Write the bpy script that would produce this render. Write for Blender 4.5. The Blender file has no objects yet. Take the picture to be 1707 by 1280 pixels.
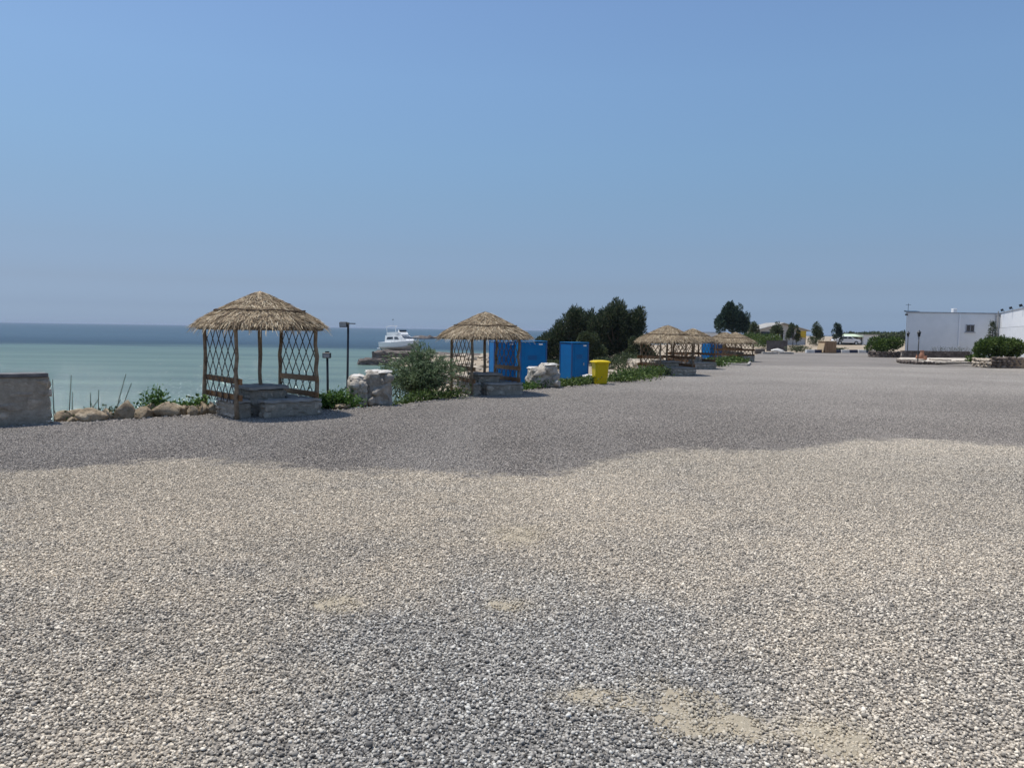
import bpy, bmesh, math, random
import numpy as np
from mathutils import Vector, Matrix

R = math.radians
SC = bpy.context.scene
COL = SC.collection
random.seed(7)
rng = np.random.default_rng(11)

# ------------------------------------------------------------------ camera
CAM_H = 2.0
FPX = 1282.0                      # focal length in pixels of the 1707 x 1280 photograph
PITCH = math.atan(90.3 / FPX)
ROLL = R(0.854)
cam_d = bpy.data.cameras.new('camera')
cam_d.sensor_width = 36.0
cam_d.lens = 36.0 * FPX / 1707.0
cam_d.clip_start = 0.05
cam_d.clip_end = 90000.0
cam = bpy.data.objects.new('camera', cam_d)
COL.objects.link(cam)
cam.matrix_world = Matrix.Translation((0, 0, CAM_H)) @ Matrix.Rotation(math.pi / 2 - PITCH, 4, 'X') @ Matrix.Rotation(ROLL, 4, 'Z')
SC.camera = cam

# ------------------------------------------------------------------ sky, sun, exposure
SUN_EL, SUN_AZ = R(72.0), R(-72.0)          # azimuth clockwise from +Y
world = bpy.data.worlds.new('World')
SC.world = world
world.use_nodes = True
wn, wl = world.node_tree.nodes, world.node_tree.links
sky = wn.new('ShaderNodeTexSky')
sky.sky_type = 'NISHITA'
sky.sun_disc = False
sky.sun_elevation = SUN_EL
sky.sun_rotation = SUN_AZ % (2 * math.pi)
sky.air_density = 1.0
sky.dust_density = 1.0
sky.ozone_density = 1.0
wtc = wn.new('ShaderNodeTexCoord')
wsep = wn.new('ShaderNodeSeparateXYZ')
wl.new(wtc.outputs['Generated'], wsep.inputs[0])
wramp = wn.new('ShaderNodeValToRGB')          # hazy Gulf air: the horizon is dull and grey all the way round
wl.new(wsep.outputs['Z'], wramp.inputs[0])
el = wramp.color_ramp.elements
el[0].position = 0.0; el[0].color = (0.54, 0.76, 1.32, 1)
el[1].position = 1.0; el[1].color = (0.74, 0.84, 0.93, 1)
for p_, c_ in ((0.0075, (0.467, 0.664, 1.176)), (0.023, (0.385, 0.524, 0.917)), (0.0538, (0.381, 0.458, 0.695)), (0.0995, (0.436, 0.496, 0.640)), (0.159, (0.513, 0.592, 0.680)), (0.2126, (0.585, 0.686, 0.755)), (0.297, (0.68, 0.79, 0.86)), (0.374, (0.714, 0.819, 0.909))):
    e_ = el.new(p_); e_.color = c_ + (1,)
wmix = wn.new('ShaderNodeMix'); wmix.data_type = 'RGBA'; wmix.blend_type = 'MULTIPLY'; wmix.inputs[0].default_value = 1.0
wl.new(sky.outputs[0], wmix.inputs[6]); wl.new(wramp.outputs[0], wmix.inputs[7])
wl.new(wmix.outputs[2], wn['Background'].inputs[0])
wn['Background'].inputs[1].default_value = 0.15

sun_dir = Vector((math.sin(SUN_AZ) * math.cos(SUN_EL), math.cos(SUN_AZ) * math.cos(SUN_EL), math.sin(SUN_EL)))
sun_d = bpy.data.lights.new('sun', 'SUN')
sun_d.energy = 4.2
sun_d.angle = R(0.53)
sun_d.color = (1.0, 0.955, 0.88)
sun = bpy.data.objects.new('sun', sun_d)
COL.objects.link(sun)
sun.rotation_euler = sun_dir.to_track_quat('Z', 'Y').to_euler()
SC.view_settings.view_transform = 'Standard'
SC.view_settings.look = 'None'
SC.view_settings.exposure = 0.0
SC.view_settings.gamma = 1.0
SC.view_settings.use_curve_mapping = False
SC.cycles.max_bounces = 5; SC.cycles.diffuse_bounces = 3; SC.cycles.glossy_bounces = 2; SC.cycles.volume_bounces = 0

# ------------------------------------------------------------------ helpers
def ray(px, py):
    u = (px - 853.5) / FPX; v = (640 - py) / FPX
    x = u * math.cos(ROLL) - v * math.sin(ROLL); y = u * math.sin(ROLL) + v * math.cos(ROLL)
    a = math.pi / 2 - PITCH
    return Vector((x, y * math.cos(a) + math.sin(a), y * math.sin(a) - math.cos(a)))
def at(px, py, z=0.0):            # the point of height z that the photograph shows at a pixel
    d = ray(px, py); t = (z - CAM_H) / d.z
    return Vector((d.x * t, d.y * t, z))
def deep(px, py, Y):              # the point at distance Y that the photograph shows at a pixel
    d = ray(px, py); t = Y / d.y
    return Vector((d.x * t, Y, CAM_H + d.z * t))

def tag(o, label=None, cat=None, group=None, kind=None):
    if label: o['label'] = label
    if cat: o['category'] = cat
    if group: o['group'] = group
    if kind: o['kind'] = kind
    return o
def empty(name, loc, rz=0.0):
    o = bpy.data.objects.new(name, None)
    o.empty_display_size = 0.2
    COL.objects.link(o); o.location = loc; o.rotation_euler = (0, 0, rz)
    return o
def link(name, me, parent=None, loc=(0, 0, 0), rot=(0, 0, 0), scale=(1, 1, 1)):
    o = bpy.data.objects.new(name, me)
    COL.objects.link(o)
    o.parent = parent
    o.location = loc; o.rotation_euler = rot; o.scale = scale
    return o

class MB:
    """collects faces of one mesh"""
    def __init__(s): s.v = []; s.f = []
    def add(s, vs, fs):
        n = len(s.v); s.v += [tuple(v) for v in vs]; s.f += [tuple(i + n for i in f) for f in fs]; return s
    def box(s, c, size, rz=0.0, rx=0.0, ry=0.0, taper=1.0):
        m = Matrix.Rotation(rz, 3, 'Z') @ Matrix.Rotation(ry, 3, 'Y') @ Matrix.Rotation(rx, 3, 'X')
        c = Vector(c); hx, hy, hz = [q / 2 for q in size]
        vs = []
        for z in (-1, 1):
            k = taper if z > 0 else 1.0
            for x, y in ((-1, -1), (1, -1), (1, 1), (-1, 1)):
                vs.append(c + m @ Vector((x * hx * k, y * hy * k, z * hz)))
        return s.add(vs, [(0, 3, 2, 1), (4, 5, 6, 7), (0, 1, 5, 4), (1, 2, 6, 5), (2, 3, 7, 6), (3, 0, 4, 7)])
    def bar(s, a, b, w, t, up=(0, 0, 1)):       # flat bar from a to b: w across, t thick along 'up' side
        a, b = Vector(a), Vector(b); d = (b - a).normalized(); up = Vector(up)
        x = d.cross(up)
        x = x.normalized() if x.length > 1e-5 else Vector((1, 0, 0))
        y = d.cross(x).normalized(); x = x * w / 2; y = y * t / 2
        vs = [p + i * x + j * y for p in (a, b) for i, j in ((-1, -1), (1, -1), (1, 1), (-1, 1))]
        return s.add(vs, [(0, 3, 2, 1), (4, 5, 6, 7), (0, 1, 5, 4), (1, 2, 6, 5), (2, 3, 7, 6), (3, 0, 4, 7)])
    def tube(s, pts, rs, n=8, cap=True):
        pts = [Vector(p) for p in pts]
        if not isinstance(rs, (list, tuple)): rs = [rs] * len(pts)
        base = len(s.v); prevx = None
        for i, p in enumerate(pts):
            d = (pts[min(i + 1, len(pts) - 1)] - pts[max(i - 1, 0)]).normalized()
            x = Vector((1, 0, 0)) if prevx is None else prevx
            x = x - d * x.dot(d)
            if x.length < 0.1: x = Vector((0, 1, 0)) - d * d.y
            x.normalize(); prevx = x; y = d.cross(x)
            for k in range(n):
                a = 2 * math.pi * k / n
                s.v.append(tuple(p + (x * math.cos(a) + y * math.sin(a)) * rs[i]))
        for i in range(len(pts) - 1):
            for k in range(n):
                a = base + i * n + k; b = base + i * n + (k + 1) % n
                s.f.append((a, b, b + n, a + n))
        if cap:
            s.f.append(tuple(base + k for k in reversed(range(n))))
            s.f.append(tuple(base + (len(pts) - 1) * n + k for k in range(n)))
        return s
    def prism(s, prof, y0, y1):                 # profile in XZ, extruded along Y
        n = len(prof)
        vs = [(x, y0, z) for x, z in prof] + [(x, y1, z) for x, z in prof]
        fs = [tuple(range(n)), tuple(reversed(range(n, 2 * n)))] + [(i, n + i, n + (i + 1) % n, (i + 1) % n) for i in range(n)]
        return s.add(vs, fs)
    def rings(s, loops, closed=True, cap=True): # list of equally long loops of points
        n = len(loops[0]); base = len(s.v)
        for L in loops: s.v += [tuple(p) for p in L]
        for i in range(len(loops) - 1):
            for k in range(n if closed else n - 1):
                a = base + i * n + k; b = base + i * n + (k + 1) % n
                s.f.append((a, b, b + n, a + n))
        if cap:
            s.f.append(tuple(base + k for k in reversed(range(n))))
            s.f.append(tuple(base + (len(loops) - 1) * n + k for k in range(n)))
        return s
    def mesh(s, name, mat, bevel=0.0, smooth=False, seg=1):
        me = bpy.data.meshes.new(name)
        bm = bmesh.new()
        vs = [bm.verts.new(v) for v in s.v]
        for f in s.f:
            try: bm.faces.new([vs[i] for i in f])
            except ValueError: pass
        bmesh.ops.recalc_face_normals(bm, faces=bm.faces)
        if bevel > 0:
            bmesh.ops.bevel(bm, geom=list(bm.edges), offset=bevel, segments=seg, profile=0.6, affect='EDGES')
        bm.to_mesh(me); bm.free()
        if smooth: me.polygons.foreach_set('use_smooth', [True] * len(me.polygons))
        if mat: me.materials.append(mat)
        return me
    def build(s, name, mat, parent=None, bevel=0.0, smooth=False, loc=(0, 0, 0), rz=0.0):
        return link(name, s.mesh(name, mat, bevel, smooth), parent, loc, (0, 0, rz))

def quads_mesh(name, V, mat):          # V: (n, 4, 3) array of separate quads
    V = np.asarray(V, dtype=np.float32); n = len(V)
    me = bpy.data.meshes.new(name)
    me.vertices.add(n * 4); me.vertices.foreach_set('co', V.reshape(-1))
    me.loops.add(n * 4); me.loops.foreach_set('vertex_index', np.arange(n * 4, dtype=np.int32))
    me.polygons.add(n); me.polygons.foreach_set('loop_start', np.arange(0, n * 4, 4, dtype=np.int32))
    me.update(calc_edges=True); me.validate()
    me.materials.append(mat)
    return me
def unit(a): return a / (np.linalg.norm(a, axis=-1, keepdims=True) + 1e-9)
def leaves(P, D, L, W, r=rng):         # diamond leaves: base, side, tip, side
    n = len(P); D = unit(D)
    S = unit(np.cross(D, r.normal(size=(n, 3))))
    L = np.broadcast_to(np.asarray(L, float).reshape(-1, 1), (n, 1)); W = np.broadcast_to(np.asarray(W, float).reshape(-1, 1), (n, 1))
    mid = P + D * L * 0.5
    return np.stack([P, mid + S * W / 2, P + D * L, mid - S * W / 2], axis=1)
def hull_rock(r, seed, squareness=0.5, n=26, flat=1.0):
    """angular stone from the hull of jittered points on a rounded box, unit size"""
    q = random.Random(seed); bm = bmesh.new()
    for i in range(n):
        d = Vector((q.gauss(0, 1), q.gauss(0, 1), q.gauss(0, 1))).normalized()
        m = max(abs(d.x), abs(d.y), abs(d.z))
        p = d.lerp(d / m, squareness) * r * q.uniform(0.86, 1.03)
        bm.verts.new((p.x, p.y, p.z * flat))
    g = bmesh.ops.convex_hull(bm, input=bm.verts)
    bmesh.ops.delete(bm, geom=[v for v in bm.verts if not v.link_faces], context='VERTS')
    bmesh.ops.recalc_face_normals(bm, faces=bm.faces)
    return bm
def rock_mesh(name, seed, mat, squareness=0.5, n=26):
    bm = hull_rock(0.5, seed, squareness, n); me = bpy.data.meshes.new(name); bm.to_mesh(me); bm.free()
    me.materials.append(mat); return me
def vnoise(p, s=1.0):
    from mathutils import noise
    return noise.noise(Vector(p) * s)
def boulder_mesh(name, seed, mat, sub=3, amp=0.34):
    bm = bmesh.new(); bmesh.ops.create_icosphere(bm, subdivisions=sub, radius=0.5)
    o = Vector((seed * 7.13, seed * 3.7, seed * 1.9))
    for v in bm.verts:
        d = v.co.normalized()
        k = 1 + amp * vnoise(d * 1.6 + o) + amp * 0.55 * vnoise(d * 3.7 + o) + amp * 0.25 * vnoise(d * 8 + o)
        v.co = d * 0.5 * k
        # flattened facets, as a split boulder has
        for a in ((0.8, 0.1, 0.6), (-0.6, 0.5, 0.62), (0.1, -0.9, 0.4)):
            a = (Vector(a) + Vector((math.sin(seed * 3.1), math.cos(seed * 1.7), math.sin(seed * 0.7))) * 0.5).normalized()
            h = v.co.dot(a)
            if h > 0.30: v.co -= a * (h - 0.30) * 0.9
    me = bpy.data.meshes.new(name); bm.to_mesh(me); bm.free()
    me.polygons.foreach_set('use_smooth', [True] * len(me.polygons))
    me.materials.append(mat); return me

# ------------------------------------------------------------------ materials
class NT:
    def __init__(s, name):
        s.m = bpy.data.materials.new(name); s.m.use_nodes = True
        s.n, s.l = s.m.node_tree.nodes, s.m.node_tree.links
        s.b = s.n['Principled BSDF']
    def new(s, t, **k):
        x = s.n.new(t)
        for a, b in k.items(): setattr(x, a, b)
        return x
    def noise(s, scale, detail=5.0, rough=0.6, vec=None, dist=0.0):
        x = s.new('ShaderNodeTexNoise'); x.inputs['Scale'].default_value = scale; x.inputs['Detail'].default_value = detail
        x.inputs['Roughness'].default_value = rough; x.inputs['Distortion'].default_value = dist
        if vec is not None: s.l.new(vec, x.inputs['Vector'])
        return x.outputs['Fac']
    def ramp(s, fac, stops, interp='LINEAR'):
        x = s.new('ShaderNodeValToRGB'); e = x.color_ramp.elements; x.color_ramp.interpolation = interp
        e[0].position, e[0].color = stops[0][0], tuple(stops[0][1]) + (1,)
        e[1].position, e[1].color = stops[-1][0], tuple(stops[-1][1]) + (1,)
        for p, c in stops[1:-1]: e.new(p).color = tuple(c) + (1,)
        s.l.new(fac, x.inputs[0]); return x.outputs[0]
    def maprange(s, v, a, b, c=0.0, d=1.0, smooth=False):
        x = s.new('ShaderNodeMapRange'); x.inputs[1].default_value = a; x.inputs[2].default_value = b
        x.inputs[3].default_value = c; x.inputs[4].default_value = d
        if smooth: x.interpolation_type = 'SMOOTHSTEP'
        s.l.new(v, x.inputs[0]); return x.outputs[0]
    def math(s, op, a, b=0.0):
        x = s.new('ShaderNodeMath', operation=op)
        for i, q in enumerate((a, b)):
            if hasattr(q, 'is_linked') or hasattr(q, 'links'): s.l.new(q, x.inputs[i])
            else: x.inputs[i].default_value = q
        return x.outputs[0]
    def mix(s, fac, a, b, mode='MIX'):
        x = s.new('ShaderNodeMix', data_type='RGBA', blend_type=mode)
        for i, q in ((0, fac), (6, a), (7, b)):
            if hasattr(q, 'links'): s.l.new(q, x.inputs[i])
            elif i == 0: x.inputs[0].default_value = q
            else: x.inputs[i].default_value = tuple(q) + (1,)
        return x.outputs[2]
    def pos(s): return s.new('ShaderNodeNewGeometry').outputs['Position']
    def obj(s): return s.new('ShaderNodeTexCoord').outputs['Object']
    def island(s): return s.new('ShaderNodeNewGeometry').outputs['Random Per Island']
    def orand(s): return s.new('ShaderNodeObjectInfo').outputs['Random']
    def bump(s, h, strength=0.4, dist=0.02):
        x = s.new('ShaderNodeBump'); x.inputs['Strength'].default_value = strength; x.inputs['Distance'].default_value = dist
        s.l.new(h, x.inputs['Height']); s.l.new(x.outputs[0], s.b.inputs['Normal'])
    def done(s, col, rough=0.8, spec=0.3, metal=0.0):
        if hasattr(col, 'links'): s.l.new(col, s.b.inputs['Base Color'])
        else: s.b.inputs['Base Color'].default_value = tuple(col) + (1,)
        s.b.inputs['Roughness'].default_value = rough; s.b.inputs['Specular IOR Level'].default_value = spec
        s.b.inputs['Metallic'].default_value = metal
        return s.m
def noisy(name, c1, c2, scale=4.0, rough=0.85, bump=0.4, bdist=0.02, c3=None, spec=0.25, vary=0.0, bscale=None, coord='pos'):
    t = NT(name); v = t.pos() if coord == 'pos' else t.obj()
    f = t.noise(scale, 8, 0.65, v)
    stops = [(0.32, c1), (0.68, c2)] if c3 is None else [(0.28, c1), (0.5, c2), (0.72, c3)]
    c = t.ramp(f, stops)
    if vary > 0:
        k = t.maprange(t.orand(), 0, 1, 1 - vary, 1 + vary)
        x = t.new('ShaderNodeHueSaturation'); t.l.new(k, x.inputs['Value']); t.l.new(c, x.inputs['Color']); c = x.outputs[0]
    if bump > 0: t.bump(t.noise(bscale or scale * 5, 6, 0.7, v), bump, bdist)
    return t.done(c, rough, spec)
def foliage(name, dark, light, tip=None, trans=0.25):
    t = NT(name)
    c = t.ramp(t.island(), [(0.0, dark), (0.75, light), (1.0, tip or light)])
    m = t.done(c, 0.6, 0.3)
    tr = t.new('ShaderNodeBsdfTranslucent'); t.l.new(c, tr.inputs[0])
    mx = t.new('ShaderNodeMixShader'); mx.inputs[0].default_value = trans
    out = t.n['Material Output']
    t.l.new(t.b.outputs[0], mx.inputs[1]); t.l.new(tr.outputs[0], mx.inputs[2]); t.l.new(mx.outputs[0], out.inputs[0])
    return m

M = {}
M['thatch_base'] = noisy('thatch base', (0.10, 0.075, 0.05), (0.2, 0.15, 0.1), 12, 0.95)
t = NT('thatch straw')
c = t.ramp(t.island(), [(0, (0.08, 0.055, 0.035)), (0.22, (0.20, 0.145, 0.095)), (0.5, (0.38, 0.285, 0.18)), (0.8, (0.56, 0.45, 0.30)), (1, (0.76, 0.66, 0.49))])
M['thatch'] = t.done(c, 0.75, 0.25)
M['bark'] = noisy('bark pole', (0.13, 0.085, 0.055), (0.36, 0.27, 0.18), 9, 0.9, 0.6, 0.01)
M['slat'] = noisy('dark lattice slat', (0.055, 0.04, 0.04), (0.11, 0.08, 0.065), 14, 0.8, 0.2)
M['slat_tan'] = noisy('tan lattice slat', (0.14, 0.09, 0.055), (0.27, 0.19, 0.12), 14, 0.8, 0.2)
M['board'] = noisy('varnished board', (0.16, 0.075, 0.03), (0.30, 0.155, 0.065), 7, 0.55, 0.2)
M['rope'] = noisy('rope', (0.07, 0.05, 0.035), (0.14, 0.1, 0.07), 20, 0.95)
M['stone'] = noisy('coral stone', (0.24, 0.195, 0.15), (0.44, 0.37, 0.29), 7, 0.9, 0.8, 0.03, c3=(0.58, 0.51, 0.42), vary=0.25, bscale=22)
M['mortar'] = noisy('mortar', (0.27, 0.23, 0.18), (0.44, 0.38, 0.305), 9, 0.95, 0.8, 0.03, bscale=25)
M['slab'] = noisy('concrete slab', (0.29, 0.27, 0.245), (0.42, 0.395, 0.36), 6, 0.9, 0.4, 0.01, bscale=40)
M['darkslab'] = noisy('weathered wall cap', (0.10, 0.095, 0.095), (0.20, 0.19, 0.185), 6, 0.9, 0.4, 0.01)
M['whitewash'] = noisy('whitewashed cap', (0.42, 0.40, 0.365), (0.72, 0.69, 0.65), 5, 0.9, 0.6, 0.02)
M['boulder'] = noisy('tan boulder', (0.17, 0.125, 0.08), (0.36, 0.285, 0.195), 4.5, 0.9, 1.0, 0.06, c3=(0.50, 0.425, 0.315), vary=0.2, bscale=16)
M['blue'] = noisy('blue painted sheet', (0.001, 0.12, 0.33), (0.002, 0.145, 0.39), 2.0, 0.5, 0.05, 0.005, spec=0.15)
M['bluedark'] = noisy('dark blue frame', (0.006, 0.06, 0.2), (0.01, 0.075, 0.24), 3, 0.4, 0.0, spec=0.5)
M['white'] = noisy('white paint', (0.70, 0.70, 0.69), (0.80, 0.80, 0.79), 3, 0.6, 0.05)
M['yellow'] = noisy('yellow plastic', (0.56, 0.40, 0.004), (0.64, 0.46, 0.006), 3, 0.5, 0.03, spec=0.2)
M['black'] = noisy('black metal', (0.012, 0.013, 0.015), (0.03, 0.031, 0.034), 6, 0.5, 0.0, spec=0.5)
M['rubber'] = noisy('black rubber', (0.015, 0.015, 0.016), (0.03, 0.03, 0.03), 9, 0.8, 0.0)
M['glass'] = NT('lamp glass').done((0.30, 0.33, 0.36), 0.08, 0.6)
M['darkglass'] = NT('dark window glass').done((0.012, 0.015, 0.02), 0.06, 0.7)
M['gelcoat'] = noisy('white gelcoat', (0.74, 0.74, 0.73), (0.8, 0.8, 0.79), 1.0, 0.25, 0.0, spec=0.5)
M['antifoul'] = noisy('grey hull bottom', (0.30, 0.29, 0.29), (0.42, 0.41, 0.40), 2.0, 0.7, 0.1)
M['steel'] = NT('steel rail').done((0.55, 0.56, 0.57), 0.3, 0.5, 0.8)
M['jetty'] = noisy('old jetty concrete', (0.085, 0.072, 0.066), (0.20, 0.17, 0.15), 1.3, 0.95, 0.5, 0.05)
M['brightwall'] = noisy('sun-lightened white wall', (0.78, 0.78, 0.78), (0.84, 0.84, 0.84), 0.8, 0.85, 0.15, 0.01)  # sunlight put into the colour: white raised for the sun-facing boundary wall
M['wallwhite'] = noisy('white rendered wall', (0.72, 0.725, 0.72), (0.80, 0.80, 0.795), 0.8, 0.85, 0.15, 0.01)
M['parapet'] = noisy('grey parapet', (0.30, 0.31, 0.33), (0.40, 0.41, 0.43), 2.0, 0.85, 0.1)
M['sheet'] = noisy('white corrugated sheet', (0.70, 0.70, 0.70), (0.80, 0.80, 0.80), 1.5, 0.45, 0.03)
M['planter'] = noisy('brown planter stone', (0.09, 0.07, 0.06), (0.2, 0.165, 0.14), 5, 0.95, 0.7, 0.03, vary=0.3)
M['terracotta'] = noisy('terracotta', (0.32, 0.15, 0.09), (0.45, 0.24, 0.16), 4, 0.9, 0.1)
M['soil'] = noisy('dry soil', (0.22, 0.16, 0.11), (0.36, 0.28, 0.20), 3, 0.95, 0.6, 0.03)
M['wood_box'] = noisy('brown plywood', (0.24, 0.145, 0.08), (0.34, 0.215, 0.125), 2.5, 0.85, 0.2)
M['palewood'] = noisy('pale plywood', (0.45, 0.33, 0.2), (0.56, 0.43, 0.28), 2.5, 0.85, 0.2)
M['kerbwhite'] = noisy('white kerb paint', (0.48, 0.47, 0.45), (0.7, 0.69, 0.67), 3, 0.8, 0.2)
M['kerbblue'] = noisy('navy kerb paint', (0.02, 0.025, 0.055), (0.05, 0.055, 0.09), 3, 0.7, 0.2)
M['greyroof'] = noisy('grey roof sheet', (0.28, 0.27, 0.25), (0.40, 0.385, 0.36), 1, 0.8, 0.1)
M['greywall'] = noisy('grey brown panel', (0.085, 0.075, 0.075), (0.15, 0.135, 0.13), 1.2, 0.9, 0.1)
M['housewall'] = noisy('pale house wall', (0.48, 0.46, 0.44), (0.6, 0.58, 0.555), 0.7, 0.9, 0.1)
M['sign'] = noisy('yellow sign', (0.5, 0.33, 0.03), (0.62, 0.42, 0.05), 1.5, 0.6, 0.0)
M['kiosk'] = noisy('kiosk wall', (0.05, 0.06, 0.065), (0.1, 0.115, 0.12), 1.2, 0.7, 0.0)
M['canopy'] = noisy('pale green canopy', (0.5, 0.6, 0.42), (0.62, 0.7, 0.52), 1, 0.6, 0.0)
M['carpaint'] = NT('white car paint').done((0.75, 0.75, 0.75), 0.2, 0.5)
M['trunk'] = noisy('tree bark', (0.06, 0.045, 0.035), (0.15, 0.115, 0.085), 8, 0.95, 0.6, 0.02)
M['leaf_dark'] = foliage('dark needle foliage', (0.016, 0.030, 0.015), (0.062, 0.090, 0.042), (0.16, 0.155, 0.09), 0.25)
M['leaf_teal'] = foliage('dark teal foliage', (0.012, 0.030, 0.022), (0.036, 0.072, 0.050), (0.08, 0.12, 0.08), 0.2)
M['leaf_olive'] = foliage('olive foliage', (0.035, 0.05, 0.022), (0.08, 0.105, 0.045), (0.12, 0.14, 0.07))
M['leaf_grey'] = foliage('grey green leaflets', (0.07, 0.11, 0.05), (0.18, 0.25, 0.125), (0.42, 0.48, 0.34), 0.4)
M['leaf_bright'] = foliage('bright green leaves', (0.03, 0.07, 0.012), (0.075, 0.155, 0.025), (0.16, 0.26, 0.06), 0.3)
M['leaf_hedge'] = foliage('hedge leaves', (0.03, 0.058, 0.012), (0.085, 0.135, 0.026), (0.17, 0.23, 0.06), 0.25)
M['straw'] = foliage('dry grass', (0.05, 0.055, 0.035), (0.11, 0.11, 0.07), (0.24, 0.22, 0.14), 0.2)
M['twig'] = noisy('dry twig', (0.10, 0.07, 0.05), (0.18, 0.13, 0.1), 12, 0.9, 0.0)

# ------------------------------------------------------------------ ground outline
EDGE = [at(*q) for q in ((100, 703), (230, 697), (350, 691), (470, 684), (570, 681), (650, 677), (750, 663), (880, 650), (1000, 640), (1090, 627), (1180, 611), (1250, 602))]
EDGE = [Vector((-45, -2, 0)), Vector((-16, 11.4, 0))] + EDGE + [at(1258, 592), at(1270, 588.2), at(1345, 587.6), at(1460, 587.6), Vector((75, 104, 0))]
GRAVEL = [(p.x, p.y) for p in EDGE] + [(90, 60), (80, -25), (-60, -25)]
WATER = [(-80, -25), (-45, 1.5), (-16, 14.6), (-11.5, 17.4), (-8.2, 20.0), (-5.6, 23.2), (-4.3, 27), (-4.6, 34), (-6, 44), (-8.2, 58), (-10.5, 78), (-12, 86), (-17, 91), (-19, 100), (-19, 118), (-8, 135), (10, 150), (40, 210), (80, 320), (150, 1500), (2500, 1500), (2500, -25)]
def poly_dist(P, poly):                 # signed distance, positive inside
    P = np.asarray(P, float); n = len(poly); dm = np.full(len(P), 1e9); ins = np.zeros(len(P), bool)
    for i in range(n):
        a = np.array(poly[i], float); b = np.array(poly[(i + 1) % n], float); ab = b - a
        t = np.clip(((P - a) @ ab) / (ab @ ab), 0, 1)
        dm = np.minimum(dm, np.linalg.norm(P - (a + t[:, None] * ab), axis=1))
        c = ((a[1] > P[:, 1]) != (b[1] > P[:, 1]))
        with np.errstate(divide='ignore', invalid='ignore'):
            xi = a[0] + (P[:, 1] - a[1]) * ab[0] / (ab[1] if ab[1] else 1e-9)
        ins ^= c & (P[:, 0] < xi)
    return np.where(ins, dm, -dm)
def sstep(a, b, x): t = np.clip((x - a) / (b - a), 0, 1); return t * t * (3 - 2 * t)
SEA_Z = -2.5
def terrain_z(P):
    P = np.asarray(P, float).reshape(-1, 2)
    dw = poly_dist(P, WATER); dg = poly_dist(P, GRAVEL)
    de = np.maximum(-dg, 0)
    t = np.maximum(dw, 0) / (np.maximum(dw, 0) + de + 1e-6)
    z = -3.0 + 2.97 * t ** 0.55
    wob = np.array([vnoise((x * 0.35, y * 0.35, 1.7)) + 0.6 * vnoise((x * 1.1, y * 1.1, 4.2)) for x, y in P])
    z += 0.16 * wob * sstep(0.2, 2.0, de) * (dw > -1)
    z = np.where(dw < 0, np.maximum(-3.0 + 0.35 * dw, -4.2), z)
    berm = 0.95 * sstep(86, 112, P[:, 1] - 0.42 * np.clip(P[:, 0] - 31, -10, 14)) * sstep(12, 22, P[:, 0])
    z += berm * (dg < 0)
    z = np.where(dg > 0, -0.06 - 0.25 * np.clip(dg / 2, 0, 1), z)
    return z
def tz(x, y): return float(terrain_z([(x, y)])[0])

# ---- terrain beyond the gravel
xs = np.unique(np.round(np.concatenate([np.arange(-60, -22, 3), np.arange(-22, 30, 0.8), np.arange(30, 80, 3), np.geomspace(80, 2400, 16)]), 2))
ys = np.unique(np.round(np.concatenate([np.arange(-24, 10, 3), np.arange(10, 60, 0.8), np.arange(60, 135, 1.4), np.geomspace(135, 1490, 18)]), 2))
gx, gy = np.meshgrid(xs, ys)
PP = np.stack([gx.ravel(), gy.ravel()], 1)
zz = terrain_z(PP)
nx, ny = len(xs), len(ys)
V = np.concatenate([PP, zz[:, None]], 1)
F = [(j * nx + i, j * nx + i + 1, (j + 1) * nx + i + 1, (j + 1) * nx + i) for j in range(ny - 1) for i in range(nx - 1)]
me = bpy.data.meshes.new('terrain'); me.from_pydata(V.tolist(), [], F)
me.polygons.foreach_set('use_smooth', [True] * len(me.polygons))
t = NT('shore sand and dirt'); p = t.pos()
c = t.ramp(t.noise(0.5, 8, 0.65, p), [(0.3, (0.26, 0.205, 0.15)), (0.5, (0.42, 0.345, 0.255)), (0.7, (0.52, 0.44, 0.33))])
c = t.mix(t.maprange(t.noise(6, 6, 0.7, p), 0.4, 0.75), c, (0.2, 0.165, 0.13))
t.bump(t.noise(5, 8, 0.7, p), 0.7, 0.12)
me.materials.append(t.done(c, 0.95, 0.15))
tag(link('terrain', me), 'sandy shore and scrubland beyond the gravel', None, None, 'structure')

# ---- gravel colours, shared by the sheet and the loose stones (position decides which load of gravel lies there)
ZONE = [(-12, 9.6), (-6.75, 10.04), (-6.19, 10.44), (-5.0, 11.33), (-4.0, 11.21), (-2.46, 10.7), (-1.28, 10.75), (0, 10.36), (0.66, 10.63), (1.49, 11.96), (2.84, 12.99), (4.06, 12.98), (5.31, 13.57), (6.56, 14.44), (7.48, 14.7), (8.97, 14.3), (12, 14.0)]
SAND = [(1140, 1185, 0.246, 0.284, 0.0043, 1.3, 'pale sand patch showing through gravel near the photo bottom'),
        (1400, 1235, 0.227, 0.189, 0.0040, 2.9, 'sand patch at the lower right edge of the gravel'),
        (1235, 1218, 0.189, 0.132, 0.0030, 4.4, 'faint sand patch between two brighter sand patches'),
        (562, 1008, 0.189, 0.151, 0.0037, 5.1, 'small sand patch left of the middle of the yard'),
        (845, 1010, 0.170, 0.113, 0.0030, 6.6, 'thin sand patch in the middle of the yard'),
        (865, 892, 0.284, 0.321, 0.0040, 7.2, 'tan sand patch just before the darker gravel'),
        (1000, 1165, 0.208, 0.113, 0.0026, 8.1, 'slight sand patch beside the palest sand patch')]
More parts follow.
